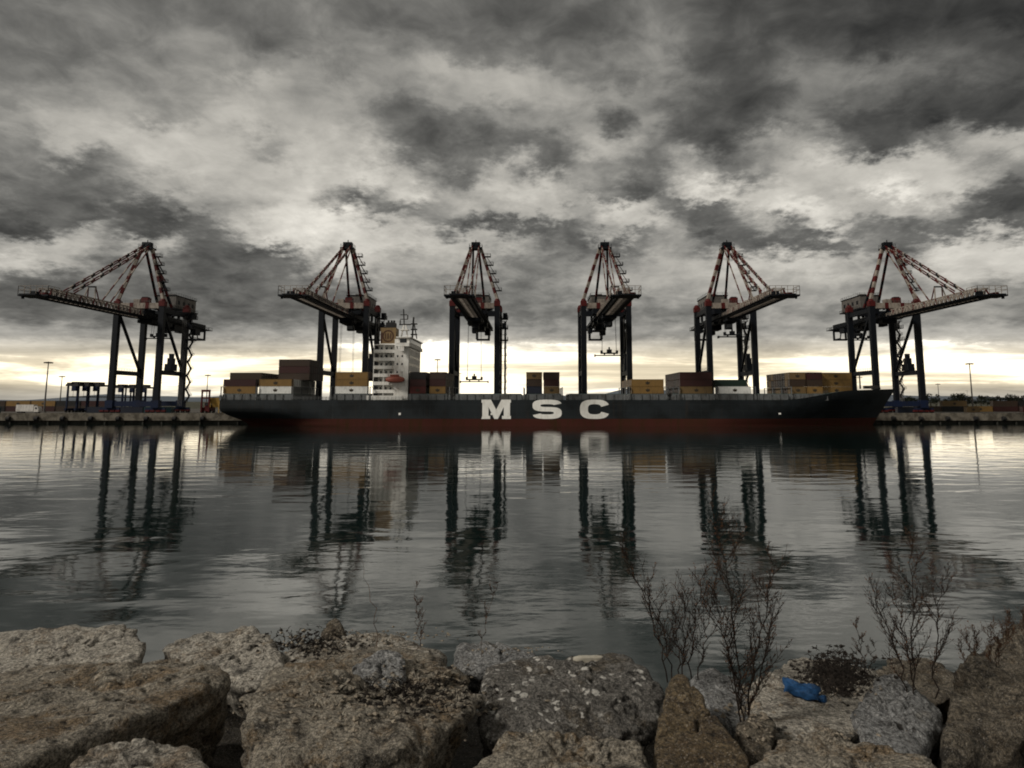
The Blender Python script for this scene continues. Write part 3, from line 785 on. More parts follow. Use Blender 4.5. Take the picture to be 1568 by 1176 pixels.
# bays of containers: name, x0, length, first row y, rows, {row: [tiers]}
CT_W, CT_H, RP = 2.44, 2.72, 2.6
HZ = 12.2
ROW0 = -13.0
def corr_box(L, mark):
    m = MB(); x0, x1 = 0, L; w = CT_W / 2; H = CT_H - 0.06
    for s in (-1, 1):
        n = max(10, int(L / 0.42)); xs = np.linspace(x0 + 0.16, x1 - 0.16, n * 2 + 1)
        y = [s * (w - (0.03 if (i // 1) % 2 else 0.075)) for i in range(len(xs))]
        vs = []; fs = []
        for i, xx in enumerate(xs): vs += [(xx, y[i], 0.16), (xx, y[i], H - 0.12)]
        for i in range(len(xs) - 1): f = (2 * i, 2 * i + 2, 2 * i + 3, 2 * i + 1); fs.append(f if s < 0 else f[::-1])
        m.add(vs, fs, 0)
        m.box(x0 + 0.16, x1 - 0.16, min(s * w, s * (w - 0.1)), max(s * w, s * (w - 0.1)), 0.0, 0.16, 0)
        m.box(x0 + 0.16, x1 - 0.16, min(s * w, s * (w - 0.1)), max(s * w, s * (w - 0.1)), H - 0.12, H, 0)
        for xx in (x0, x1 - 0.16): m.box(xx, xx + 0.16, min(s * w, s * (w - 0.16)), max(s * w, s * (w - 0.16)), 0, H, 0)
        if mark:
            cx = L * 0.5; yy = s * (w + 0.004)
            k = 1.0
            pts = [(cx - 0.72, 1.0), (cx - 0.30, 0.72), (cx + 0.30, 0.72), (cx + 0.72, 1.0), (cx + 0.78, 1.72), (cx + 0.3, 1.5), (cx, 2.05), (cx - 0.3, 1.5), (cx - 0.78, 1.72)]
            m.add([(a, yy, b) for a, b in pts], [tuple(range(9)) if s < 0 else tuple(range(8, -1, -1))], 1)
    m.add([(x0 + 0.1, -w + 0.08, H - 0.03), (x1 - 0.1, -w + 0.08, H - 0.03), (x1 - 0.1, w - 0.08, H - 0.03), (x0 + 0.1, w - 0.08, H - 0.03)], [(0, 1, 2, 3)], 0)
    m.add([(x0 + 0.1, -w + 0.08, 0.08), (x1 - 0.1, -w + 0.08, 0.08), (x1 - 0.1, w - 0.08, 0.08), (x0 + 0.1, w - 0.08, 0.08)], [(3, 2, 1, 0)], 0)
    for xx, d in ((x0 + 0.06, -1), (x1 - 0.06, 1)):
        m.add([(xx, -w + 0.16, 0.16), (xx, w - 0.16, 0.16), (xx, w - 0.16, H - 0.12), (xx, -w + 0.16, H - 0.12)], [(0, 1, 2, 3) if d > 0 else (3, 2, 1, 0)], 0)
        m.box(min(xx, xx + d * 0.06), max(xx, xx + d * 0.06), -w + 0.16, w - 0.16, 0.0, 0.16, 0)
        m.box(min(xx, xx + d * 0.06), max(xx, xx + d * 0.06), -w + 0.16, w - 0.16, H - 0.12, H, 0)
        for yy in (-0.75, -0.3, 0.3, 0.75): m.box(min(xx, xx + d * 0.05), max(xx, xx + d * 0.05), yy - 0.03, yy + 0.03, 0.16, H - 0.12, 2)
        m.box(min(xx, xx + d * 0.02), max(xx, xx + d * 0.02), -0.02, 0.02, 0.16, H - 0.12, 1)
    return m
CMESH = {}
def container(color, L, loc, label, group):
    key = (color, L)
    if key not in CMESH:
        o = corr_box(L, color in ('ochre', 'white', 'tan', 'red')).build('shipping_container', [M['c_' + color], M['c_mark'], M['c_door']])
        CMESH[key] = o.data
    else:
        o = bpy.data.objects.new('shipping_container', CMESH[key]); COL.objects.link(o)
    o.location = loc
    tag(o, label, 'container', group)
    return o
ORD = ['bottom', 'second', 'third', 'fourth', 'fifth', 'sixth']
ROWN = ['nearest row', 'second row back', 'third row back', 'fourth row back', 'fifth row back', 'sixth row back', 'seventh row back', 'eighth row back', 'ninth row back', 'tenth row back', 'far row']
def bay(x0, L, heights, near, palette, where, ends='', r0=0, z=HZ, rows=11):
    """near: colours of the nearest row bottom up; the rest drawn from palette; heights: tiers per row"""
    rr = random.Random(int(x0 * 10) + 5000)
    for r in range(rows):
        h = heights[r] if r < len(heights) else heights[-1]
        front = max([heights[k] if k < len(heights) else heights[-1] for k in range(r)] + [0]) if r else 0
        for t in range(h):
            col = near[t] if r == 0 and t < len(near) else rr.choice(palette)
            vis = r == 0 or ends or t >= front or t == h - 1
            if not vis: continue
            lab = '%s container, %s tier, %s, %s' % (col, ORD[t], ROWN[min(r, 10)], where)
            container(col, L, (x0, SY + ROW0 + (r + r0) * RP, z + t * CT_H), lab, 'containers on the ship')
DKS = ['dark red', 'brown', 'brown', 'dark red', 'black']
bay(-117.0, 12.19, [2, 2, 3, 3, 3, 3, 3], ['ochre', 'dark red'], DKS, 'sternmost stack of the ship', '')
bay(-103.4, 12.19, [2, 2, 2, 2, 2, 2, 2], ['white', 'ochre'], ['grey', 'grey', 'grey', 'white'], 'second stack from the stern', 'r')
# the tall dark tiers standing further in on that bay
for r in range(4, 11):
    for t in range(2, 5):
        if t == 4 and r > 8: continue
        if r > 4 and t < 4 and r < 10: pass
        container('brown' if t == 4 else rnd.choice(['dark red', 'brown', 'black']), 12.19, (-100.2, SY + ROW0 + r * RP, HZ + t * CT_H),
                  '%s tier dark container, %s, high stack left of the second crane' % (ORD[t], ROWN[r]), 'containers on the ship')
bay(-74.6, 12.19, [3, 3, 3, 3], ['white', 'ochre', 'ochre'], DKS, 'left of the white deckhouse', '')
bay(-46.4, 6.06, [3, 3, 3, 3, 3, 3], ['red', 'dark red', 'black'], DKS, 'just right of the deckhouse', 'r', rows=9)
bay(-38.9, 6.06, [3, 3, 3, 3, 3], ['ochre', 'dark red', 'brown'], ['tan', 'brown', 'tan', 'dark red'], 'beside the third crane leg', 'r', rows=10)
bay(-2.3, 6.06, [3, 3, 3], ['navy blue', 'brown', 'tan'], DKS, 'left stack of the midship pair', 'r', rows=5)
bay(4.3, 6.06, [3, 3, 3], ['tan', 'dark red', 'brown'], DKS, 'right stack of the midship pair', '', rows=5)
bay(37.6, 12.19, [2, 2, 2, 2], ['ochre', 'ochre'], ['ochre', 'tan'], 'low ochre stack right of midships', '')
bay(56.0, 12.19, [3, 3, 3, 3], ['tan', 'dark red', 'dark red'], ['brown', 'black', 'dark red', 'brown'], 'dark red stack below the fifth crane', 'l')
bay(70.6, 12.19, [1, 1, 2, 2, 2], ['white'], ['dark green', 'dark green', 'navy blue'], 'white stack under the fifth crane leg', '')
bay(98.6, 6.06, [3, 3, 3, 3], ['tan', 'brown', 'tan'], ['brown', 'black', 'tan', 'brown'], 'left stack of the bow group', 'l', rows=10, r0=1)
bay(105.0, 6.06, [3, 3, 3], ['ochre', 'brown', 'dark red'], DKS, 'middle stack of the bow group', '', rows=8, r0=1)
bay(111.4, 12.19, [3, 3, 3], ['ochre', 'ochre', 'ochre'], ['ochre', 'tan', 'brown'], 'stack nearest the bow', '', rows=7, r0=2)

# hatch coamings under the bays
for (a, b) in ((-117, -90.8), (-75.2, -61.8), (-46.8, -32.2), (-29, -4), (-2.8, 11), (14, 34), (37, 50.3), (53, 69), (70, 83.4), (86, 97), (98, 112)):
    m = MB(); m.box(a, b, -14.4, 14.4 , 9.6, HZ - 0.25, 0); m.box(a + 0.3, b - 0.3, -14.1, 14.1, HZ - 0.25, HZ - 0.03, 1)
    for x in np.arange(a + 1, b - 0.5, 3.1): m.box(x - 0.14, x + 0.14, -14.75, -14.4, 9.6, HZ - 0.3, 0)
    m.build('hatch_coaming', [M['ship_grey'], M['ship_deck']], ship)
m = MB(); m.box(111.2, 124, -10.0, 10.0, 11.9, HZ - 0.02); m.build('hatch_coaming', M['ship_grey'], ship)
for x in (-118.0+ 0.6, -104.1, -90.3, -76, -61.2, -31.2, -3.2, 11.4, 36.6, 50.6, 55.3, 69.5, 84.2, 97.8):
    m = MB()
    for y in (-14.9, -5, 5, 14.9): m.box(x - 0.16, x + 0.16, y - 0.16, y + 0.16, 9.6, 14.6)
    m.box(x - 0.2, x + 0.2, -15.1, 15.1, 14.6, 14.8) if x < -5 or x > 12 else None
    for y in (-15.0, 15.0): m.box(x - 0.35, x + 0.35, y - 0.35, y + 0.35, 9.6, 11.6)
    m.build('lashing_post', M['ship_grey'], ship)

# deckhouse
dh = MB(); DX0, DX1 = -60.6, -47.2; DY = 13.6
MW = [M['ship_white'], M['glass'], M['ship_grey']]
dh.box(-52.6, DX1, -DY, DY, 9.6, 33.0, 0)
dh.box(DX0 + 1.6, -52.6, -DY + 2.0, DY - 2.0, 9.6, 31.0, 0)
for i in range(7):
    z = 12.6 + i * 3.05
    dh.box(DX0, -52.6, -DY, DY, z - 0.22, z, 0)                            # walkway decks round the after part
    if i < 6:
        for y in (-DY + 0.1, DY - 0.1): dh.box(DX0, -52.6, y - 0.06, y + 0.06, z, z + 1.05, 0)
        dh.box(DX0 + 0.02, DX0 + 0.14, -DY + 0.2, DY - 0.2, z, z + 1.05, 0)
    for x in (DX0 + 0.15, -56.6): dh.box(x - 0.12, x + 0.12, -DY + 0.05, -DY + 0.3, z - 3.05 if i else 9.6, z - 0.22, 0)
dh.box(-62.4, -49.0, -15.2, -14.4, 9.6, 11.4, 0)
house = dh.build('deckhouse', MW, ship)
m = MB()
m.box(-52.0, -46.6, -15.8, 15.8, 30.0, 30.25, 0); m.box(-51.9, -46.7, -15.7, 15.7, 30.25, 31.3, 0); m.box(-51.4, -46.9, -13.8, 13.8, 31.3, 33.4, 0)
m.box(-52.0, -46.4, -14.6, 14.6, 33.4, 33.8, 0)
m.box(-51.0, -48.6, -15.75, -15.55, 28.2, 30.0, 0)
br = m.build('bridge', MW, house)
m = MB(); m.box(-50.6, -48.0, -13.85, -13.78, 31.5, 33.1, 0); m.build('window', M['glass'], br)
m = MB(); m.box(-46.9, -46.82, -13.4, 13.4, 31.7, 33.0, 0); m.build('window', M['glass'], br)
for i in range(6):
    z = 12.6 + i * 3.05
    for x in (-51.4, -49.6):
        if i < 2: continue
        m = MB(); m.box(x - 0.30, x + 0.30, -DY - 0.03, -DY + 0.02, z + 1.2, z + 2.0, 0); m.build('window', M['glass'], house)
    for x in (-58.0, -56.0, -54.2):
        m = MB(); m.box(x - 0.35, x + 0.35, -DY + 1.96, -DY + 2.02, z + 1.1, z + 2.1, 0); m.build('window', M['glass'], house)
    for y in (-10, -6, -2, 2, 6, 10):
        if i < 2: continue
        m = MB(); m.box(DX1 - 0.02, DX1 + 0.04, y - 0.5, y + 0.5, z + 1.2, z + 2.1, 0); m.build('window', M['glass'], house)
m = MB()
for (x0, z0, x1, z1) in ((-60, 9.8, -57, 12.4), (-57.5, 21.8, -54, 24.6), (-54, 18.7, -57, 21.6), (-58.6, 24.8, -55, 27.6)): m.beam((x0, -DY + 0.6, z0), (x1, -DY + 0.6, z1), 0.5, 0.25, 0)
m.build('stairway', M['ship_grey'], house)
# funnel
m = MB(); fy0, fy1 = -9.0, -3.0
m.box(-59.2, -53.2, fy0, fy1, 31.0, 37.8, 0); m.box(-59.4, -53.0, fy0 - 0.2, fy1 + 0.2, 31.0, 31.6, 1)
fn = m.build('funnel', [M['funnel'], M['ship_white']], ship)
m = MB(); m.box(-57.4, -54.0, fy0 + 0.8, fy1 - 0.8, 37.8, 40.0, 0)
for x in (-56.8, -55.6, -54.6): m.cyl((x, -6, 40.0), (x, -6, 41.0), 0.42, 10, 0)
m.build('funnel_cap', M['black'], fn)
m = MB()
vs, fs = ring_arc(-56.2, 34.5, 2.3, 2.4, 1.75, 1.85, 0, 360, 32, 2.0)
m.add([(a, fy0 - 0.03, b) for a, b in vs], fs)
for a, b in ((-57.4, -57.0), (-56.5, -56.0), (-55.4, -55.0)): m.add([(a, fy0 - 0.03, 33.4), (b, fy0 - 0.03, 33.4), (b, fy0 - 0.03, 35.6), (a, fy0 - 0.03, 35.6)], [(0, 1, 2, 3)])
m.add([(-59.1, fy0 - 0.025, 32.0), (-58.4, fy0 - 0.025, 32.0), (-58.4, fy0 - 0.025, 36.2), (-59.1, fy0 - 0.025, 35.6)], [(0, 1, 2, 3)])
m.build('funnel_emblem', M['emblem'], fn)
# masts
m = MB(); mx, my = -50.2, -7.0
for s in (-1, 1): m.beam((mx + s * 1.3, my, 33.8), (mx + s * 0.4, my, 39.0), 0.5, 0.5, 0)
m.box(mx - 1.6, mx + 1.6, my - 1.6, my + 1.6, 36.9, 37.2, 0)
m.beam((mx - 0.2, my, 39.0), (mx - 0.6, my, 45.4), 0.42, 0.42, 1); m.box(mx - 2.2, mx + 2.4, my - 0.2, my + 0.2, 39.0, 39.5, 1); m.box(mx - 1.9, mx + 1.2, my - 0.2, my + 0.2, 41.2, 41.5, 1)
m.box(mx - 1.8, mx + 0.9, my - 0.2, my + 0.2, 43.0, 43.3, 1); m.box(mx + 0.9, mx + 1.3, my - 0.2, my + 0.2, 41.5, 43.0, 1); m.box(mx - 2.0, mx - 1.6, my - 0.2, my + 0.2, 39.5, 41.0, 1)
m.build('radar_mast', [M['ship_white'], M['dark_steel']], ship)
m = MB(); mx = -46.8; my = -5.5
m.beam((mx - 0.6, my, 33.8), (mx - 0.2, my, 42.4), 0.6, 0.6, 0); m.beam((mx + 1.2, my, 33.8), (mx, my, 40.0), 0.4, 0.4, 0)
for z in (35.2, 37.2, 39.4): m.box(mx - 1.2, mx + 1.3, my - 0.4, my + 0.4, z, z + 0.5, 0)
m.build('signal_mast', M['dark_steel'], ship)
# lifeboat with davits
m = MB(); n = 14
vs = []; fs = []
for i in range(n + 1):
    t = i / n; x = -55.2 + 6.9 * t; w = 1.45 * math.sin(math.pi * (0.06 + 0.88 * t)) ** 0.5
    for k in range(12):
        a = 2 * math.pi * k / 12
        vs.append((x, -DY - 1.75 + w * math.cos(a), 17.3 + (1.55 if math.sin(a) > 0 else 1.15) * (w / 1.45) * math.sin(a)))
for i in range(n):
    for k in range(12): fs.append((i * 12 + k, i * 12 + (k + 1) % 12, i * 12 + 12 + (k + 1) % 12, i * 12 + 12 + k))
m.add(vs, fs); m.add(vs[:12], [tuple(range(12))]); m.add(vs[-12:], [tuple(range(11, -1, -1))])
lb = m.build('lifeboat', M['orange'], ship, smooth=True)
m = MB(); m.box(-55.0, -48.6, -DY - 3.24, -DY - 3.18, 16.75, 17.05); m.box(-53.6, -50.4, -DY - 2.6, -DY - 0.9, 18.7, 19.3); m.build('lifeboat_canopy', M['orange'], lb)
m = MB()
for x in (-54.4, -49.2): m.beam((x, -DY + 0.2, 15.4), (x, -DY - 2.2, 20.6), 0.34, 0.34); m.beam((x, -DY - 2.2, 20.6), (x, -DY - 1.75, 18.9), 0.12, 0.12); m.box(x - 0.15, x + 0.15, -DY - 1.9, -DY, 15.3, 15.6)
m.build('davit', M['ship_white'], ship)
# bow fittings
m = MB(); m.beam((131, 0, 14.2), (131, 0, 21.0), 0.5, 0.5, 0, 0.3); m.box(130.2, 131.8, -0.8, 0.8, 18.6, 18.8)
for y in (-3, 3): m.box(134, 136.4, y - 0.8, y + 0.8, 14.3, 15.5); m.cyl((137, y - 0.5, 14.3), (137, y + 0.5, 15.0), 0.4, 8)
m.build('foremast', M['dark_steel'], ship)
m = MB(); m.box(92.2, 93.0, -16.15, -15.95, 4.4, 5.0); m.box(-50, -49.2, -16.06, -15.95, 4.2, 5.0); m.box(-15.6, -15.0, -16.06, -15.95, 4.2, 4.9); m.build('hull_mark', M['letter'], ship)

# ------------------------------------------------------------------ things on the quay
def light_mast(px, ptop, Y, label, head=2.2, zb=QZ):
    p = P(px, ptop, Y); q_ = P(px, 614, Y)
    root = empty('light_mast', (q_.x, Y, zb)); H = p.z - zb
    k = head / 2.2
    m = MB(); m.tube([(0, 0, 0), (0, 0, H * 0.5), (0, 0, H - 0.2)], [0.42 * k, 0.30 * k, 0.2 * k], 10); m.box(-0.6 * k, 0.6 * k, -0.6 * k, 0.6 * k, 0, 0.5); m.build('pole', M['steel'], root)
    m = MB(); m.cyl((0, 0, H - 0.8 * k), (0, 0, H - 0.55 * k), 1.05 * k, 14)
    m.build('ring', M['dark_steel'], root)
    for i in range(8):
        a = math.pi / 4 * i + 0.2
        m = MB(); c = Vector((math.cos(a) * 1.45 * k, math.sin(a) * 1.45 * k, H - 0.7 * k))
        m.beam(c - Vector((math.cos(a), math.sin(a), -0.25)) * 0.4 * k, c + Vector((math.cos(a), math.sin(a), -0.25)) * 0.4 * k, 0.8 * k, 0.45 * k); m.build('floodlight', M['dark_steel'], root)
    tag(root, label, 'light mast', 'light masts on the quay')
light_mast(69, 553, 318, 'tallest light mast on the left quay, left of the blue straddle carriers')
light_mast(92, 575, 480, 'middle sized light mast between the tall left mast and the straddle carriers', 2.4)
light_mast(104, 587, 690, 'smallest of the three light masts at left', 2.8)
light_mast(316, 573, 450, 'light mast between the leftmost crane and the ship stern', 2.2)
light_mast(272, 590, 480, 'slim light mast seen between the right legs of the leftmost crane', 0.9)
light_mast(669, 549, 345, 'light mast rising over the containers right of the deckhouse', 1.9)
light_mast(704, 571, 460, 'small light mast seen under the third crane', 1.2)
light_mast(1489, 555, 322, 'tall light mast on the right quay beyond the rightmost crane', 2.1)
light_mast(1438, 587, 690, 'small distant light mast on the right quay left of the tall one', 2.6)
light_mast(1482, 598, 900, 'tiny distant light mast close left of the tall right mast', 1.5)

# straddle carriers
def make_straddle():
    root = empty('straddle_carrier', (0, 0, 0)); W2, L2 = 2.3, 4.6
    m = MB()
    for s in (-1, 1):
        m.box(s * W2 - 0.4, s * W2 + 0.4, -L2, L2, 0.95, 1.9, 0)
    m.build('wheel_beam', M['crane_blue'], root)
    for s in (-1, 1):
        for y in (-3.6, 3.6):
            m = MB(); m.box(s * W2 - 0.3, s * W2 + 0.3, y - 0.3, y + 0.3, 1.9, 12.2); m.build('leg', M['crane_blue'], root)
        for y in (-3.7, -1.3, 1.3, 3.7):
            m = MB(); m.cyl((s * W2 - 0.25, y, 0.62), (s * W2 + 0.25, y, 0.62), 0.62, 14); m.build('wheel', M['rubber'], root)
    m = MB(); m.box(-2.9, 2.9, -4.6, 4.6, 12.2, 13.1); m.box(-1.4, 1.4, -2.8, 2.2, 13.1, 14.3); m.box(-2.6, -0.6, -4.3, -3.0, 13.1, 13.9); m.build('top_frame', M['dark_steel'], root)
    m = MB(); m.box(1.0, 2.9, -6.1, -4.6, 9.9, 12.1); m.build('cab', M['crane_blue'], root)
    m = MB(); m.box(-1.2, 1.2, -6.0, 6.0, 7.0, 7.5); 
    for s in (-1, 1): m.beam((s * 0.8, -2, 7.5), (s * 0.8, -2, 12.2), 0.1, 0.1)
    m.build('spreader', M['dark_steel'], root)
    return root
s0 = make_straddle()
SC = [(118, 322, 'leftmost blue straddle carrier parked on the left quay'), (134, 326, 'second blue straddle carrier from the left'), (150, 330, 'third blue straddle carrier, just left of the leftmost crane leg'),
      (187, 372, 'distant straddle carrier behind the left leg pair of the leftmost crane'), (204, 376, 'distant straddle carrier second within the leftmost crane legs'), (222, 380, 'distant straddle carrier behind the middle of the leftmost crane')]
for i, (px, Y, lab) in enumerate(SC):
    o = s0 if i == 0 else copy_tree(s0)
    o.location = (P(px, 614, Y).x, Y, QZ)
    tag(o, lab, 'straddle carrier', 'straddle carriers on the quay')

# containers stacked on the quay
POS = ['first', 'second', 'third', 'fourth', 'fifth', 'sixth', 'seventh', 'eighth', 'ninth', 'tenth', 'eleventh', 'twelfth']
def quay_row(x0, Y, n, cols, where, tiers, L=12.19):
    for i in range(n):
        for t in range(tiers(i)):
            c = cols[(i * 3 + t * 5) % len(cols)]
            container(c, L, (x0 + i * (L + 0.5), Y, QZ + 0.02 + t * CT_H), '%s container, %s tier, %s from left %s' % (c, ORD[t], POS[i], where), 'containers on the quay')
quay_row(-318, 348, 8, ['brown', 'dark red', 'black', 'ochre', 'brown', 'dark red', 'ochre'], 'in the left quay row', lambda i: 2)
quay_row(-190, 420, 6, ['black', 'brown', 'navy blue', 'dark red'], 'behind the leftmost crane', lambda i: 1 + i % 2)
quay_row(-247, 301, 1, ['teal'], 'at the left picture edge', lambda i: 1)
quay_row(-198, 305, 3, ['navy blue', 'navy blue', 'teal', 'navy blue'], 'on the quay under the leftmost crane', lambda i: 1)
quay_row(163, 306, 1, ['navy blue'], 'on the quay under the rightmost crane', lambda i: 1)
quay_row(192, 342, 7, ['brown', 'tan', 'dark red', 'black', 'dark red', 'brown', 'ochre'], 'in the right quay row', lambda i: [1, 2, 1, 2, 2, 1, 2][i])
quay_row(204, 322, 6, ['tan', 'brown', 'dark red', 'tan', 'grey'], 'in the front right quay row', lambda i: [1, 0, 0, 0, 1, 1][i], 6.06)

# white box truck
t = empty('box_truck', (P(44, 614, 299).x, 299, QZ))
m = MB(); m.box(-4.4, 3.2, -1.25, 1.25, 1.0, 3.7); m.box(-4.4, 3.2, -1.2, 1.2, 0.75, 1.0); m.build('cargo_box', M['truck_white'], t)
m = MB(); vs = [(3.4, y, z) for y in (-1.2, 1.2) for z in (0.6, 3.0)] + [(5.4, y, z) for y in (-1.2, 1.2) for z in (0.6, 1.7)] + [(4.9, y, 3.0) for y in (-1.2, 1.2)]
m.add(vs, [(0, 4, 5, 8, 1), (2, 3, 9, 7, 6), (0, 1, 3, 2), (1, 8, 9, 3), (8, 5, 7, 9), (5, 4, 6, 7), (0, 2, 6, 4)]); cb = m.build('cab', M['truck_white'], t)
m = MB(); m.box(3.9, 4.8, -1.23, -1.19, 1.8, 2.6); m.build('window', M['glass'], cb)
for x in (-3.4, -2.3, 4.3):
    for y in (-1.0, 1.0):
        m = MB(); m.cyl((x, y - 0.18, 0.5), (x, y + 0.18, 0.5), 0.5, 14); m.build('wheel', M['rubber'], t)
tag(t, 'dirty white box truck parked at the left end of the quay', 'truck')
# red empty-container handler
t = empty('container_handler', (P(318, 614, 299).x, 299, QZ))
m = MB()
for s in (-1, 1): m.box(s * 1.6 - 0.28, s * 1.6 + 0.28, -2.3, -1.7, 0.5, 10.0)
m.box(-1.9, 1.9, -2.35, -1.65, 9.2, 10.2); m.box(-1.9, 1.9, -2.35, -1.65, 6.3, 7.0); m.build('mast', M['crane_red'], t)
m = MB(); m.box(-1.9, 1.9, -1.6, 3.6, 0.9, 2.6); m.box(-1.8, 1.8, 1.6, 3.9, 2.6, 3.6); m.build('body', M['crane_red'], t)
m = MB(); m.box(-0.9, 0.9, -0.6, 1.2, 2.6, 4.6); m.build('cab', M['crane_red'], t)
m = MB(); m.box(-0.8, 0.8, -0.64, -0.6, 3.3, 4.4); m.build('window', M['glass'], t)
for x in (-1.5, 1.5):
    for y in (-1.0, 2.8):
        m = MB(); m.cyl((x - 0.4, y, 0.8), (x + 0.4, y, 0.8), 0.8, 14); m.build('wheel', M['rubber'], t)
tag(t, 'red container handler with tall open mast beside the ship stern', 'forklift')
t = empty('mobile_hopper', (P(332, 614, 300).x, 300, QZ))
m = MB(); m.add([(-1.2, -1.2, 2.6), (1.2, -1.2, 2.6), (1.2, 1.2, 2.6), (-1.2, 1.2, 2.6), (-2.4, -2.2, 6.8), (2.4, -2.2, 6.8), (2.4, 2.2, 6.8), (-2.4, 2.2, 6.8)], [(0, 1, 5, 4), (1, 2, 6, 5), (2, 3, 7, 6), (3, 0, 4, 7), (3, 2, 1, 0)]); m.build('bin', M['yellow'], t)
for x in (-1.9, 1.9):
    for y in (-1.8, 1.8): m = MB(); m.box(x - 0.15, x + 0.15, y - 0.15, y + 0.15, 0, 5.6); m.build('leg', M['yellow'], t)
tag(t, 'ochre steel hopper standing right of the red container handler', 'hopper')

# trees behind the right quay
def tree_meshes(seed):
    r = random.Random(seed); root = empty('tree', (0, 0, 0))
    m = MB(); m.tube([(0, 0, 0), (0.1, 0.05, 2.5), (0.0, 0.1, 5.5)], [0.32, 0.24, 0.1], 7)
    for k in range(6):
        a = r.uniform(0, 6.28); z = r.uniform(2.2, 4.6); m.tube([(0, 0, z), (math.cos(a) * 1.1, math.sin(a) * 1.1, z + 1.0), (math.cos(a) * 2.2, math.sin(a) * 2.2, z + 2.2)], [0.12, 0.08, 0.03], 5)
    m.build('trunk', M['bark'], root)
    m = MB(); lobes = [(r.gauss(0, 1.7), r.gauss(0, 1.5), r.uniform(3.6, 8.4), r.uniform(0.9, 1.9)) for _ in range(11)]
    for (cx, cy, cz, cr) in lobes:
        for _ in range(70):
            d = Vector((r.gauss(0, 1), r.gauss(0, 1), r.gauss(0, 1))).normalized() * cr * r.uniform(0.55, 1.08)
            p = Vector((cx, cy, cz)) + d; a = Vector((r.gauss(0, 1), r.gauss(0, 1), r.gauss(0, 1))).normalized(); b = a.cross(Vector((r.gauss(0, 1), r.gauss(0, 1), r.gauss(0, 1)))).normalized(); k = r.uniform(0.22, 0.5)
            m.add([p - a * k, p + b * k * 0.6, p + a * k, p - b * k * 0.6], [(0, 1, 2, 3)])
    m.build('crown', M['leaf'], root)
    return root
protos = [tree_meshes(s) for s in (1, 2, 3)]
TW = ['low bushy', 'tall rounded', 'small ragged', 'broad dark']
used = set(); k = 0
tree_px = [1384, 1391, 1399, 1425, 1433, 1447, 1456, 1464, 1474, 1481, 1494, 1502, 1512, 1520, 1529, 1539, 1548, 1556, 1565]
tree_h = [9, 12, 10, 14, 11, 9, 9, 12, 15, 11, 9, 13, 9, 10, 12, 9, 14, 11, 12]
for i, (px, h) in enumerate(zip(tree_px, tree_h)):
    o = protos[i] if i < 3 else copy_tree(protos[i % 3])
    Y = 520 + (i * 37 % 70); o.location = (P(px, 614, Y).x, Y, QZ)
    sc_ = h / 11.5; o.scale = (sc_ * 1.25, sc_ * 1.25, sc_); o.rotation_euler = (0, 0, i * 1.3)
    where = 'first beyond the rightmost crane leg' if i == 0 else '%s along the right skyline, counted from the rightmost crane' % ['first', 'second', 'third', 'fourth', 'fifth', 'sixth', 'seventh', 'eighth', 'ninth', 'tenth', 'eleventh', 'twelfth', 'thirteenth', 'fourteenth', 'fifteenth', 'sixteenth', 'seventeenth', 'eighteenth', 'last'][i]
    tag(o, 'dark leafy tree, ' + where, 'tree', 'trees behind the right quay')

# ------------------------------------------------------------------ breakwater boulders
def _hash(ix, iy, iz, s):
    h = (ix * 374761393 + iy * 668265263 + iz * 2147483647 + s * 1274126177) & 0xFFFFFFFF
    h = ((h ^ (h >> 13)) * 1274126177) & 0xFFFFFFFF
    return ((h ^ (h >> 16)) & 0xFFFF) / 65535.0
def vnoise(p, s):
    i = np.floor(p).astype(np.int64); f = p - i; f = f * f * f * (f * (f * 6 - 15) + 10)
    out = 0
    for a in (0, 1):
        for b in (0, 1):
            for c in (0, 1):
                w = (f[:, 0] if a else 1 - f[:, 0]) * (f[:, 1] if b else 1 - f[:, 1]) * (f[:, 2] if c else 1 - f[:, 2])
                out = out + w * _hash(i[:, 0] + a, i[:, 1] + b, i[:, 2] + c, s)
    return out - 0.5
def fbm(p, s, o=5, g=0.5, l=2.03):
    t = 0; a = 1.0
    for k in range(o): t = t + a * vnoise(p * (l ** k) + k * 17.3, s + k); a *= g
    return t
_ico = {}
def ico(sub):
    if sub not in _ico:
        b = bmesh.new(); bmesh.ops.create_icosphere(b, subdivisions=sub, radius=1)
        _ico[sub] = (np.array([v.co[:] for v in b.verts]), [tuple(v.index for v in f.verts) for f in b.faces]); b.free()
    return _ico[sub]
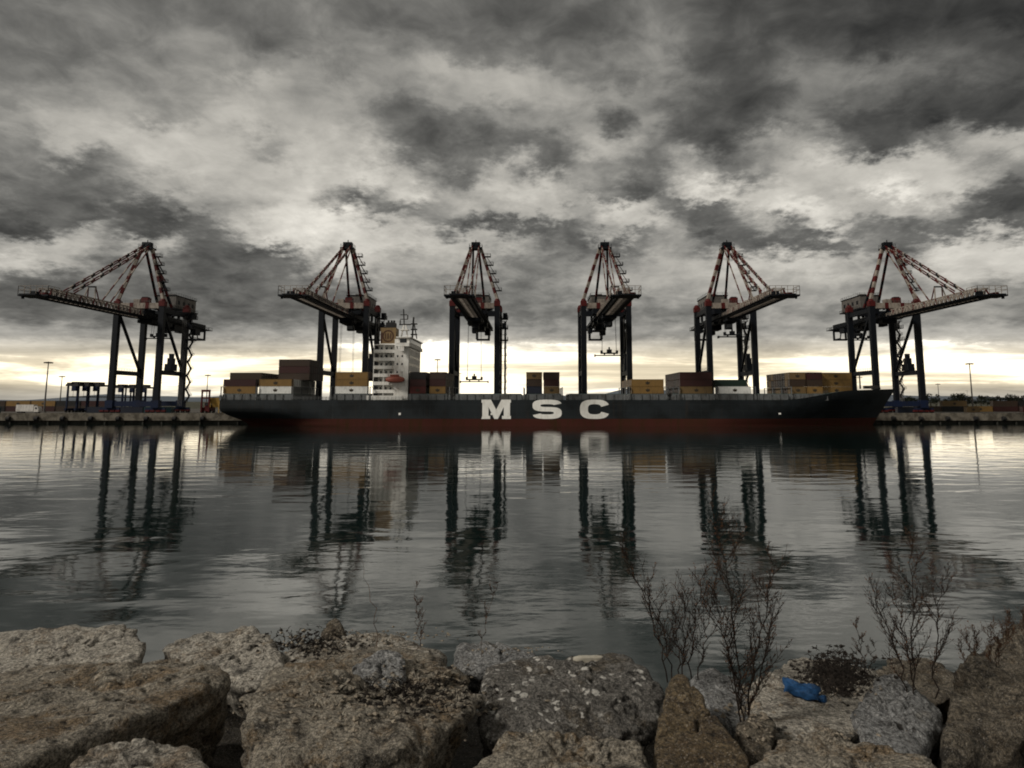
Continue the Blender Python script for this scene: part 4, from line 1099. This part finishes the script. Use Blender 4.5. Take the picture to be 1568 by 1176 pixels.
def boulder(name, pts, mtl, seed, sub=6, rough=0.05, sharp=13, freq=2.2, cracks=0.06, facets=6):
    b = bmesh.new()
    for p in pts: b.verts.new(p)
    r_ = bmesh.ops.convex_hull(b, input=b.verts)
    b.normal_update()
    c = np.mean(np.array([v.co[:] for v in b.verts if v.link_faces]), axis=0)
    N, Dd = [], []
    for f in b.faces:
        n = np.array(f.normal[:]); d = float(np.dot(n, np.array(f.verts[0].co[:]) - c))
        if d < 0: n, d = -n, -d
        N.append(n); Dd.append(max(d, 0.02))
    b.free()
    rg_ = random.Random(seed * 13 + 1); pa = np.array([list(p) for p in pts]) - c
    for _ in range(facets):
        n = np.array([rg_.gauss(0, 1), rg_.gauss(0, 1), rg_.gauss(0, 0.8)]); n /= np.linalg.norm(n)
        h_ = float((pa @ n).max()); N.append(n); Dd.append(h_ * rg_.uniform(0.78, 0.97))
    dirs, faces = ico(sub)
    t = np.maximum(dirs @ (np.array(N) / np.array(Dd)[:, None]).T, 0)
    # merge nearly coplanar hull faces by a high soft-max power
    rr = 1.0 / (np.max(t, axis=1) * (np.sum((t / np.max(t, axis=1)[:, None]) ** sharp, axis=1)) ** (1.0 / sharp) * 0.95)
    pos = c + dirs * rr[:, None]
    lay = fbm(pos * np.array([0.9, 0.9, 5.5]) * freq * 1.3, seed + 120, 4, 0.55)
    disp = rough * 1.7 * fbm(pos * freq, seed, 3) + rough * 1.25 * fbm(pos * freq * 4, seed + 40, 5, 0.52) + rough * 0.6 * lay
    rg = 1 - np.abs(fbm(pos * np.array([1.3, 1.3, 2.4]) * freq * 0.9, seed + 80, 4)) * 5
    disp = disp - cracks * 2.0 * np.clip(rg - 0.62, 0, 1)
    pos = pos + dirs * disp[:, None]
    base = np.array([c[0], c[1], pos[:, 2].min()])
    me = bpy.data.meshes.new(name)
    me.from_pydata((pos - base).tolist(), [], faces)
    me.polygons.foreach_set('use_smooth', [True] * len(me.polygons)); me.materials.append(mtl); me.update()
    o = bpy.data.objects.new(name, me); o.location = base.tolist(); COL.objects.link(o)
    return o
def Yn(py):
    xs = [940, 960, 1000, 1050, 1100, 1176, 1240]; ys = [7.8, 7.2, 6.0, 5.0, 4.3, 3.6, 3.2]
    return float(np.interp(py, xs, ys))
def rock(label, outline, mtl, seed, drop=0.8, back=None, **kw):
    """outline: (px, py, ref py that sets the distance); the body goes down from it and stands on the bank"""
    pts = []
    for (px, py, ref) in outline:
        p = P(px, py, Yn(ref)); pts.append(p)
    cx = sum(p.x for p in pts) / len(pts); cy = sum(p.y for p in pts) / len(pts)
    low = min(p.z for p in pts)
    for p in list(pts):
        pts.append(Vector((cx + (p.x - cx) * 0.72, cy + (p.y - cy) * 0.72 + 0.22, min(p.z - 0.2, low - drop * 0.5))))
    o = boulder('boulder', pts, mtl, seed, **kw)
    tag(o, label, 'boulder', 'boulders of the breakwater')
    return o
K = M
rock('pale flat boulder at the far left of the shore with a dark right end', [(-90, 968, 950), (-90, 1040, 985), (60, 957, 950), (180, 951, 950), (214, 955, 955), (229, 985, 975), (226, 1008, 985), (120, 1040, 988), (20, 1040, 990), (-60, 975, 955)], K['rock_pale'], 11, rough=0.045)
rock('largest brown slab filling the lower left corner, with a shadowed right face', [(-120, 1035, 1010), (0, 1020, 1005), (120, 1006, 1000), (215, 999, 1000), (290, 996, 1002), (350, 1004, 1010), (364, 1032, 1032), (350, 1085, 1006), (325, 1140, 1012), (190, 1096, 1090), (90, 1140, 1130), (-20, 1172, 1165), (-140, 1180, 1170), (120, 1200, 1110)], K['rock_brown'], 12, drop=0.5, rough=0.05)
rock('small rounded grey rock at the bottom edge under the brown slab', [(60, 1195, 1180), (110, 1155, 1150), (165, 1134, 1140), (220, 1122, 1135), (265, 1134, 1140), (320, 1168, 1160), (345, 1200, 1185), (200, 1230, 1200)], K['rock_pale'], 13, rough=0.04)
rock('pale topped boulder at the waterline, second from the left on the crest', [(238, 990, 965), (300, 968, 955), (365, 957, 952), (402, 963, 958), (432, 985, 975), (440, 1030, 990), (380, 1060, 1000), (290, 1020, 985), (250, 1000, 970)], K['rock_pale'], 14, rough=0.055)
rock('biggest rough boulder left of centre with rubble on its broken top', [(318, 1190, 1150), (345, 1100, 1110), (372, 1045, 1060), (425, 1010, 1010), (500, 990, 985), (600, 985, 978), (690, 1005, 992), (738, 1012, 1002), (738, 1034, 1020), (712, 1085, 1050), (700, 1120, 1080), (640, 1195, 1130), (480, 1230, 1160), (400, 1090, 1095), (560, 1080, 1070)], K['rock_brown'], 15, rough=0.085, cracks=0.06)
rock('light stony crest rock behind the rubble, centre left', [(415, 1005, 972), (450, 985, 962), (540, 966, 955), (620, 968, 957), (690, 1002, 972), (690, 1020, 985), (540, 1020, 990), (440, 1015, 985)], K['rock_pale'], 16, rough=0.06, sub=5)
rock('rounded speckled grey granite block lying on the biggest rough boulder', [(535, 1012, 1030), (558, 996, 1027), (612, 993, 1027), (627, 1005, 1030), (626, 1042, 1040), (600, 1064, 1048), (560, 1060, 1048), (536, 1038, 1040)], K['rock_grey'], 17, drop=0.2, rough=0.02, sub=5, facets=5)
rock('little pointed shard on the crest, left of the thin bare stalk', [(486, 970, 958), (500, 956, 956), (514, 946, 956), (524, 955, 957), (533, 971, 959), (505, 978, 962)], K['rock_dark'], 18, drop=0.1, rough=0.02, sub=4)
rock('small grey crest rock right of centre above the lichened boulder', [(694, 1008, 972), (700, 984, 965), (716, 977, 962), (760, 982, 965), (830, 1000, 975), (830, 1025, 985), (700, 1025, 985)], K['rock_grey'], 19, rough=0.035, sub=5)
rock('dark boulder spotted with white lichen, middle of the shore', [(715, 1075, 1042), (735, 1020, 1012), (760, 1003, 1000), (830, 995, 992), (930, 992, 990), (1000, 1008, 1000), (1028, 1022, 1010), (1024, 1090, 1030), (1004, 1140, 1045), (900, 1128, 1052), (780, 1140, 1062), (716, 1140, 1062)], K['rock_lichen'], 20, rough=0.045)
rock('rounded tan boulder at the bottom edge, centre of the picture', [(690, 1195, 1165), (722, 1138, 1135), (785, 1103, 1118), (870, 1103, 1116), (970, 1124, 1125), (1022, 1160, 1145), (1042, 1200, 1172), (860, 1240, 1200)], K['rock_brown'], 21, rough=0.045)
rock('rust brown wedge of rock pointing up, right of the lichened boulder', [(1024, 1024, 1055), (1046, 1019, 1052), (1072, 1060, 1070), (1112, 1112, 1100), (1156, 1170, 1135), (1120, 1215, 1160), (1005, 1200, 1155), (1000, 1150, 1125), (1018, 1100, 1092)], K['rock_rust'], 22, rough=0.022, facets=0)
rock('grey sloping rock behind the dry bush, right of the rust wedge', [(1052, 1028, 1000), (1098, 1014, 995), (1140, 1040, 1008), (1160, 1085, 1030), (1150, 1130, 1060), (1105, 1110, 1060), (1066, 1060, 1035)], K['rock_grey'], 23, rough=0.04, sub=5)
rock('broad brown boulder under the blue plastic, right of the bush', [(1140, 1075, 1030), (1160, 1035, 1000), (1205, 1004, 978), (1290, 1000, 976), (1345, 1012, 984), (1370, 1050, 1010), (1330, 1120, 1070), (1180, 1125, 1075), (1150, 1140, 1090)], K['rock_pale'], 24, rough=0.05)
rock('grey block with a dark right face, right of the blue plastic', [(1332, 1040, 1030), (1352, 1026, 1022), (1378, 1022, 1020), (1422, 1058, 1030), (1456, 1098, 1030), (1440, 1150, 1022), (1400, 1170, 1086), (1330, 1130, 1080), (1290, 1090, 1056)], K['rock_grey'], 25, rough=0.035)
rock('low brown rock along the bottom edge, right of the rust wedge', [(1140, 1195, 1172), (1160, 1140, 1140), (1200, 1112, 1120), (1270, 1112, 1115), (1340, 1136, 1128), (1420, 1156, 1140), (1490, 1200, 1172), (1300, 1240, 1200)], K['rock_brown'], 26, rough=0.055, cracks=0.05)
rock('tall craggy boulder by the right edge with a hollow dark front', [(1440, 1150, 1072), (1446, 1070, 1036), (1470, 1018, 1008), (1498, 984, 992), (1540, 1000, 1000), (1572, 1040, 1020), (1640, 1080, 1040), (1640, 1230, 1040), (1480, 1230, 1040), (1452, 1120, 1050)], K['rock_dark'], 27, rough=0.085, cracks=0.08)
rock('brush covered rock at the extreme right of the crest', [(1505, 985, 965), (1540, 958, 955), (1575, 940, 950), (1660, 948, 955), (1690, 1080, 1010), (1560, 1080, 1012), (1510, 1030, 990)], K['rock_dark'], 28, rough=0.07)
rock('dark low crest rock behind the right hand dry bush', [(1335, 1035, 985), (1375, 1012, 974), (1430, 1008, 972), (1480, 1025, 980), (1485, 1070, 1000), (1360, 1080, 1010)], K['rock_dark'], 29, rough=0.06, sub=5)
rock('dark wedged stone in the gap between the rust wedge and brown boulder', [(1130, 1110, 1075), (1160, 1090, 1065), (1185, 1105, 1072), (1180, 1165, 1110), (1140, 1170, 1115)], K['rock_dark'], 30, rough=0.03, sub=5)

# bank under the boulders, sloping to the water
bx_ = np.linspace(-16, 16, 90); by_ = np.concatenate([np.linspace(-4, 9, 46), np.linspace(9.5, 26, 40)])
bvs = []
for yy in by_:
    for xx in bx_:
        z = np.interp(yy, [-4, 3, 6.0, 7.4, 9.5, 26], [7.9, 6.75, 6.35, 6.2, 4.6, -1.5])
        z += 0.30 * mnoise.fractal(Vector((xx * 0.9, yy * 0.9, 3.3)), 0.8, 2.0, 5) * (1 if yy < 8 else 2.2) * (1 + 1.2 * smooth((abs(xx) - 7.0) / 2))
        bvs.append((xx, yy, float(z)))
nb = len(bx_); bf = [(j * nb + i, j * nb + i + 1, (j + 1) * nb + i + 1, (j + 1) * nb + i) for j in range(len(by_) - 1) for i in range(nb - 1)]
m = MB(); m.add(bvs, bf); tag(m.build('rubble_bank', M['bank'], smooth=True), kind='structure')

bpy.context.view_layer.update()
from mathutils.bvhtree import BVHTree
BV = []
for o in bpy.data.objects:
    if o.name.startswith('boulder') and o.type == 'MESH':
        BV.append(BVHTree.FromPolygons([o.matrix_world @ v.co for v in o.data.vertices], [tuple(p.vertices) for p in o.data.polygons]))
def down(x, y, z0=9.0):
    best = None
    for b in BV:
        h = b.ray_cast(Vector((x, y, z0)), Vector((0, 0, -1)))
        if h[0] is not None and (best is None or h[0].z > best[0].z): best = (h[0], h[1])
    return best
def hit(px, py):
    """first boulder surface met along the sight line, to know where loose things lie"""
    o_ = Vector((0, 0, CAM_Z)); d = (P(px, py, 5.0) - o_).normalized(); best = None
    for b in BV:
        h = b.ray_cast(o_, d)
        if h[0] is not None and (best is None or h[3] < best[1]): best = (h[0], h[3])
    return best[0] if best else P(px, py, Yn(py))

# dry shrubs -------------------------------------------------------
def shrub(label, base, stems, seed, nbr=16, blen=0.42, twig=0.13, r0=0.0055, buds=True, name='dry_shrub', bush=1.0, stemmat='stem', cat='shrub'):
    r = random.Random(seed); b0 = Vector(base)
    root = empty(name, b0)
    mb = MB()
    def bud(p, d, k):
        a = d.cross(Vector((r.gauss(0, 1), r.gauss(0, 1), r.gauss(0, 1)))).normalized()
        mb.add([p, p + d * k * 0.5 + a * k * 0.22, p + d * k, p + d * k * 0.5 - a * k * 0.22], [(0, 1, 2, 3)])
    for (dx_, dy_, h, lean) in stems:
        ms, mt = MB(), MB()
        n = 12; pts = []; off = Vector((0, 0, 0)); cur = Vector((dx_, dy_, -0.12))
        wob = [r.gauss(0, 0.012) for _ in range(n + 1)]
        for i in range(n + 1):
            t = i / n; pts.append(Vector((dx_ + lean * t ** 1.5 + wob[i], dy_ + r.gauss(0, 0.008), -0.12 + (h + 0.12) * t)))
        ms.tube(pts, [r0 * (1 - 0.72 * i / n) for i in range(n + 1)], 5)
        nb_ = int(nbr * 0.92 * h)
        for k in range(nb_):
            t = 0.14 + 0.84 * (k + r.random() * 0.8) / nb_; i = min(n - 1, int(t * n)); p = pts[i].lerp(pts[i + 1], t * n - i)
            az = r.uniform(0, 6.283); L = blen * bush * (0.35 + 0.75 * math.sin(math.pi * min(1, t * 0.85 + 0.12))) * r.uniform(0.55, 1.15)
            d = Vector((math.cos(az) * 0.85, math.sin(az) * 0.6, r.uniform(0.6, 1.1))).normalized()
            bp = [p]; m_ = 7
            for j in range(m_):
                d = (d + Vector((r.gauss(0, 0.08), r.gauss(0, 0.08), 0.12))).normalized(); bp.append(bp[-1] + d * L / m_)
            rb = r0 * 0.62 * (1 - 0.4 * t)
            mt.tube(bp, [rb * (1 - 0.65 * j / m_) for j in range(m_ + 1)], 4)
            for j in range(1, m_ + 1):
                dd = (bp[j] - bp[j - 1]).normalized()
                for _ in range(2):
                    side = dd.cross(Vector((r.gauss(0, 1), r.gauss(0, 1), r.gauss(0, 1)))).normalized(); td = (dd * 0.8 + side * 0.75 + Vector((0, 0, 0.25))).normalized()
                    tl = twig * r.uniform(0.3, 1.1); q0 = bp[j]; q1 = q0 + td * tl * 0.5; q2 = q1 + (td + Vector((0, 0, 0.3))).normalized() * tl * 0.5
                    mt.tube([q0, q1, q2], [rb * 0.55, rb * 0.45, rb * 0.25], 3)
                    if buds:
                        for w in range(3): bud(q0.lerp(q2, r.random()), (td + Vector((r.gauss(0, .4), r.gauss(0, .4), 0.2))).normalized(), r.uniform(0.008, 0.018))
                if buds and r.random() < 0.7: bud(bp[j], (dd + side).normalized(), r.uniform(0.010, 0.020))
        if buds:
            for k in range(int(60 * h)):
                t = r.uniform(0.2, 1); i = min(n - 1, int(t * n)); p = pts[i].lerp(pts[i + 1], t * n - i)
                bud(p, Vector((r.gauss(0, 1), r.gauss(0, 1), 0.8)).normalized(), r.uniform(0.012, 0.024))
        so = ms.build('stem', M[stemmat], root); mt.build('twigs', M[stemmat], so)
    if buds: mb.build('buds', M['bud'], root)
    tag(root, label, cat, 'dry shrubs on the breakwater')
    return root
def pm(dpx, Y): return dpx * Y / 1045
Y2 = 4.75
shrub('tallest dry shrub, a dark spire right of the rust brown wedge', P(1138, 1098, Y2), [(0, 0, pm(300, Y2), pm(-34, Y2)), (0.02, 0.03, pm(215, Y2), pm(58, Y2)), (-0.02, -0.02, pm(190, Y2), pm(-40, Y2)), (0.04, 0.0, pm(150, Y2), pm(50, Y2))], 31, 19, 0.26, 0.09, 0.0065)
Y1 = 5.6
shrub('leaning dry shrub left of the tallest one, with one long rusty stem', P(1030, 1020, Y1), [(-0.05, 0, pm(175, Y1), pm(-66, Y1)), (0, 0.05, pm(105, Y1), pm(-30, Y1)), (0.08, 0.0, pm(110, Y1), pm(10, Y1)), (0.14, 0.03, pm(130, Y1), pm(24, Y1)), (0.04, -0.05, pm(95, Y1), pm(-8, Y1)), (0.2, 0, pm(100, Y1), pm(30, Y1))], 32, 19, 0.24, 0.09, 0.0058)
Y3 = 5.3
shrub('rightmost tall dry shrub with two main stems against the water', P(1400, 1045, Y3), [(0, 0, pm(205, Y3), pm(14, Y3)), (0.16, 0.02, pm(150, Y3), pm(22, Y3)), (-0.04, 0.03, pm(135, Y3), pm(-44, Y3)), (0.02, 0.05, pm(120, Y3), pm(-20, Y3))], 33, 18, 0.27, 0.09, 0.0062)
shrub('small dry sprig left of the rightmost tall shrub', P(1322, 1012, 6.1), [(0, 0, 0.34, -0.05), (0.05, 0, 0.16, 0.06)], 34, 24, 0.09, 0.04, 0.0045)
shrub('thin bare curved stalk standing on the crest left of centre', P(580, 970, 6.6), [(0, 0, 0.70, -0.20)], 35, 3, 0.05, 0.02, 0.0035, buds=False, name='dry_stalk', stemmat='bud', cat='plant')
shrub('pale short rusty sprig on the crest, right of the bare curved stalk', P(640, 975, 6.6), [(0, 0, 0.48, -0.04), (0.01, 0, 0.36, 0.03)], 36, 12, 0.10, 0.04, 0.0032, stemmat='brush', name='dry_stalk', cat='plant')
shrub('faint slim dry stalk above the small grey crest rock', P(738, 985, 6.6), [(0, 0, 0.55, 0.14)], 37, 10, 0.12, 0.04, 0.0026, stemmat='brush', name='dry_stalk', cat='plant')
shrub('tangled low dry brush on the craggy boulder near the right edge', P(1500, 1000, 5.9), [(-0.1 + 0.06 * i, 0.03 * (i % 3), 0.10 + 0.04 * (i % 4), -0.09 + 0.04 * i) for i in range(6)], 38, 40, 0.10, 0.07, 0.004, stemmat='brush')
shrub('bushier dry brush at the extreme right edge of the shore', P(1556, 965, 6.4), [(-0.10 + 0.05 * i, 0.03 * (i % 3), 0.06 + 0.03 * (i % 4), -0.06 + 0.03 * i) for i in range(7)], 39, 44, 0.09, 0.07, 0.004, stemmat='brush')

# loose stones, litter, plastic --------------------------------------
ms = MB(); r = random.Random(5)
def chip(mb, p, s, m=0):
    q_ = []
    for (a, b, c) in ((1, 0, 0), (-1, 0, 0), (0, 1, 0), (0, -1, 0), (0, 0, 1), (0, 0, -1)):
        k = s * r.uniform(0.55, 1.2); q_.append((p.x + a * k + r.gauss(0, s * .25), p.y + b * k + r.gauss(0, s * .25), p.z + c * k * 0.65 + s * 0.2))
    mb.add(q_, [(0, 2, 4), (2, 1, 4), (1, 3, 4), (3, 0, 4), (2, 0, 5), (1, 2, 5), (3, 1, 5), (0, 3, 5)], m)
def scatter(mb, cx, cy, sx_, sy_, n, s0, s1):
    for _ in range(n):
        px, py = r.gauss(cx, sx_), r.gauss(cy, sy_); p = hit(px, py)
        chip(mb, p, r.uniform(s0, s1))
scatter(ms, 560, 1075, 90, 22, 260, 0.006, 0.026); scatter(ms, 660, 1045, 40, 18, 150, 0.006, 0.022); scatter(ms, 600, 975, 50, 6, 120, 0.006, 0.02)
scatter(ms, 1275, 1055, 30, 14, 120, 0.006, 0.02); scatter(ms, 780, 995, 40, 4, 50, 0.006, 0.02); scatter(ms, 470, 985, 40, 8, 80, 0.008, 0.03)
scatter(ms, 1150, 1090, 18, 14, 50, 0.01, 0.035); scatter(ms, 1230, 1125, 60, 6, 60, 0.006, 0.018)
tag(ms.build('loose_stones', M['pebble']), 'loose chips and pebbles strewn over the boulder tops', 'gravel', kind='stuff')
ml = MB()
def weeds(cx, cy, sx_, sy_, n):
    for _ in range(n):
        px, py = r.gauss(cx, sx_), r.gauss(cy, sy_); p = hit(px, py); d = Vector((r.gauss(0, 1), r.gauss(0, 1), abs(r.gauss(0, 0.5)))).normalized(); L = r.uniform(0.02, 0.07)
        ml.tube([p + Vector((0, 0, 0.002)), p + d * L * 0.5 + Vector((0, 0, 0.014)), p + d * L], [0.003, 0.004, 0.0015], 3)
        if r.random() < 0.5: chip(ml, p, r.uniform(0.008, 0.028))
weeds(1275, 1030, 24, 14, 900); weeds(1290, 1045, 22, 12, 300); weeds(480, 985, 32, 10, 350); weeds(640, 1065, 55, 16, 300)
tag(ml.build('weed_litter', M['litter']), 'dark dry weed and twigs heaped by the blue plastic and in the hollows', 'litter', kind='stuff')
# flat pale stone
m = MB(); c = hit(902, 998); k = 0.0
pts = [c + Vector((a, b, z)) for a, b in ((-0.15, -0.02), (-0.11, 0.03), (0.09, 0.035), (0.15, 0.01), (0.08, -0.025)) for z in (-0.09, -0.034)]
o = boulder('flat_stone', pts, M['white_stone'], 55, sub=4, rough=0.006, cracks=0.0, facets=0); tag(o, 'flat bleached pale stone lying on the crest behind the lichened boulder', 'stone')
# crumpled blue plastic container
c = hit(1228, 1066)
nu, nv = 26, 18; vs = []; fs = []
axx = Vector((0.80, -0.45, -0.05)).normalized(); axy = Vector((0.33, 0.76, 0.50)).normalized(); nz = axx.cross(axy).normalized()
if nz.z < 0: nz = -nz
for side in (1, -1):
    for j in range(nv + 1):
        for i in range(nu + 1):
            a = i / nu * 2 - 1; b = j / nv * 2 - 1
            wx = 0.125 + 0.012 * math.sin(3 * b); wy = 0.080 * (1 - 0.22 * (1 - a * a) + 0.06 * math.sin(4 * a))
            th_ = 0.045 * (1 - abs(a) ** 6) * (1 - abs(b) ** 6) * (1 + 0.5 * mnoise.noise(Vector((a * 2.2, b * 2.2, side))))
            bend = 0.028 * a * a - 0.02 * b + 0.030 * mnoise.noise(Vector((a * 1.9, b * 2.1, 5.0))) + 0.012 * abs(mnoise.noise(Vector((a * 5, b * 5, 2.0))))
            p = c + axx * (a * wx) + axy * (b * wy) + nz * (0.05 + bend + side * th_)
            vs.append(p)
    o_ = (0 if side == 1 else (nu + 1) * (nv + 1))
    for j in range(nv):
        for i in range(nu):
            f = (o_ + j * (nu + 1) + i, o_ + j * (nu + 1) + i + 1, o_ + (j + 1) * (nu + 1) + i + 1, o_ + (j + 1) * (nu + 1) + i)
            fs.append(f if side == 1 else f[::-1])
root = empty('plastic_canister', c)
m = MB(); m.add([p - c for p in vs], fs); m.build('canister_body', M['blue_plastic'], root, smooth=True)
m = MB(); e = axx * 0.122 + axy * -0.03 + nz * 0.055; m.cyl(e, e + axx * 0.035 + nz * 0.01, 0.022, 12); m.cyl(e + axx * 0.02 + nz * 0.006, e + axx * 0.045 + nz * 0.013, 0.027, 12); m.build('neck', M['blue_plastic'], root)
tag(root, 'crumpled bright blue plastic canister lying on the rocks beside dark weed', 'canister')
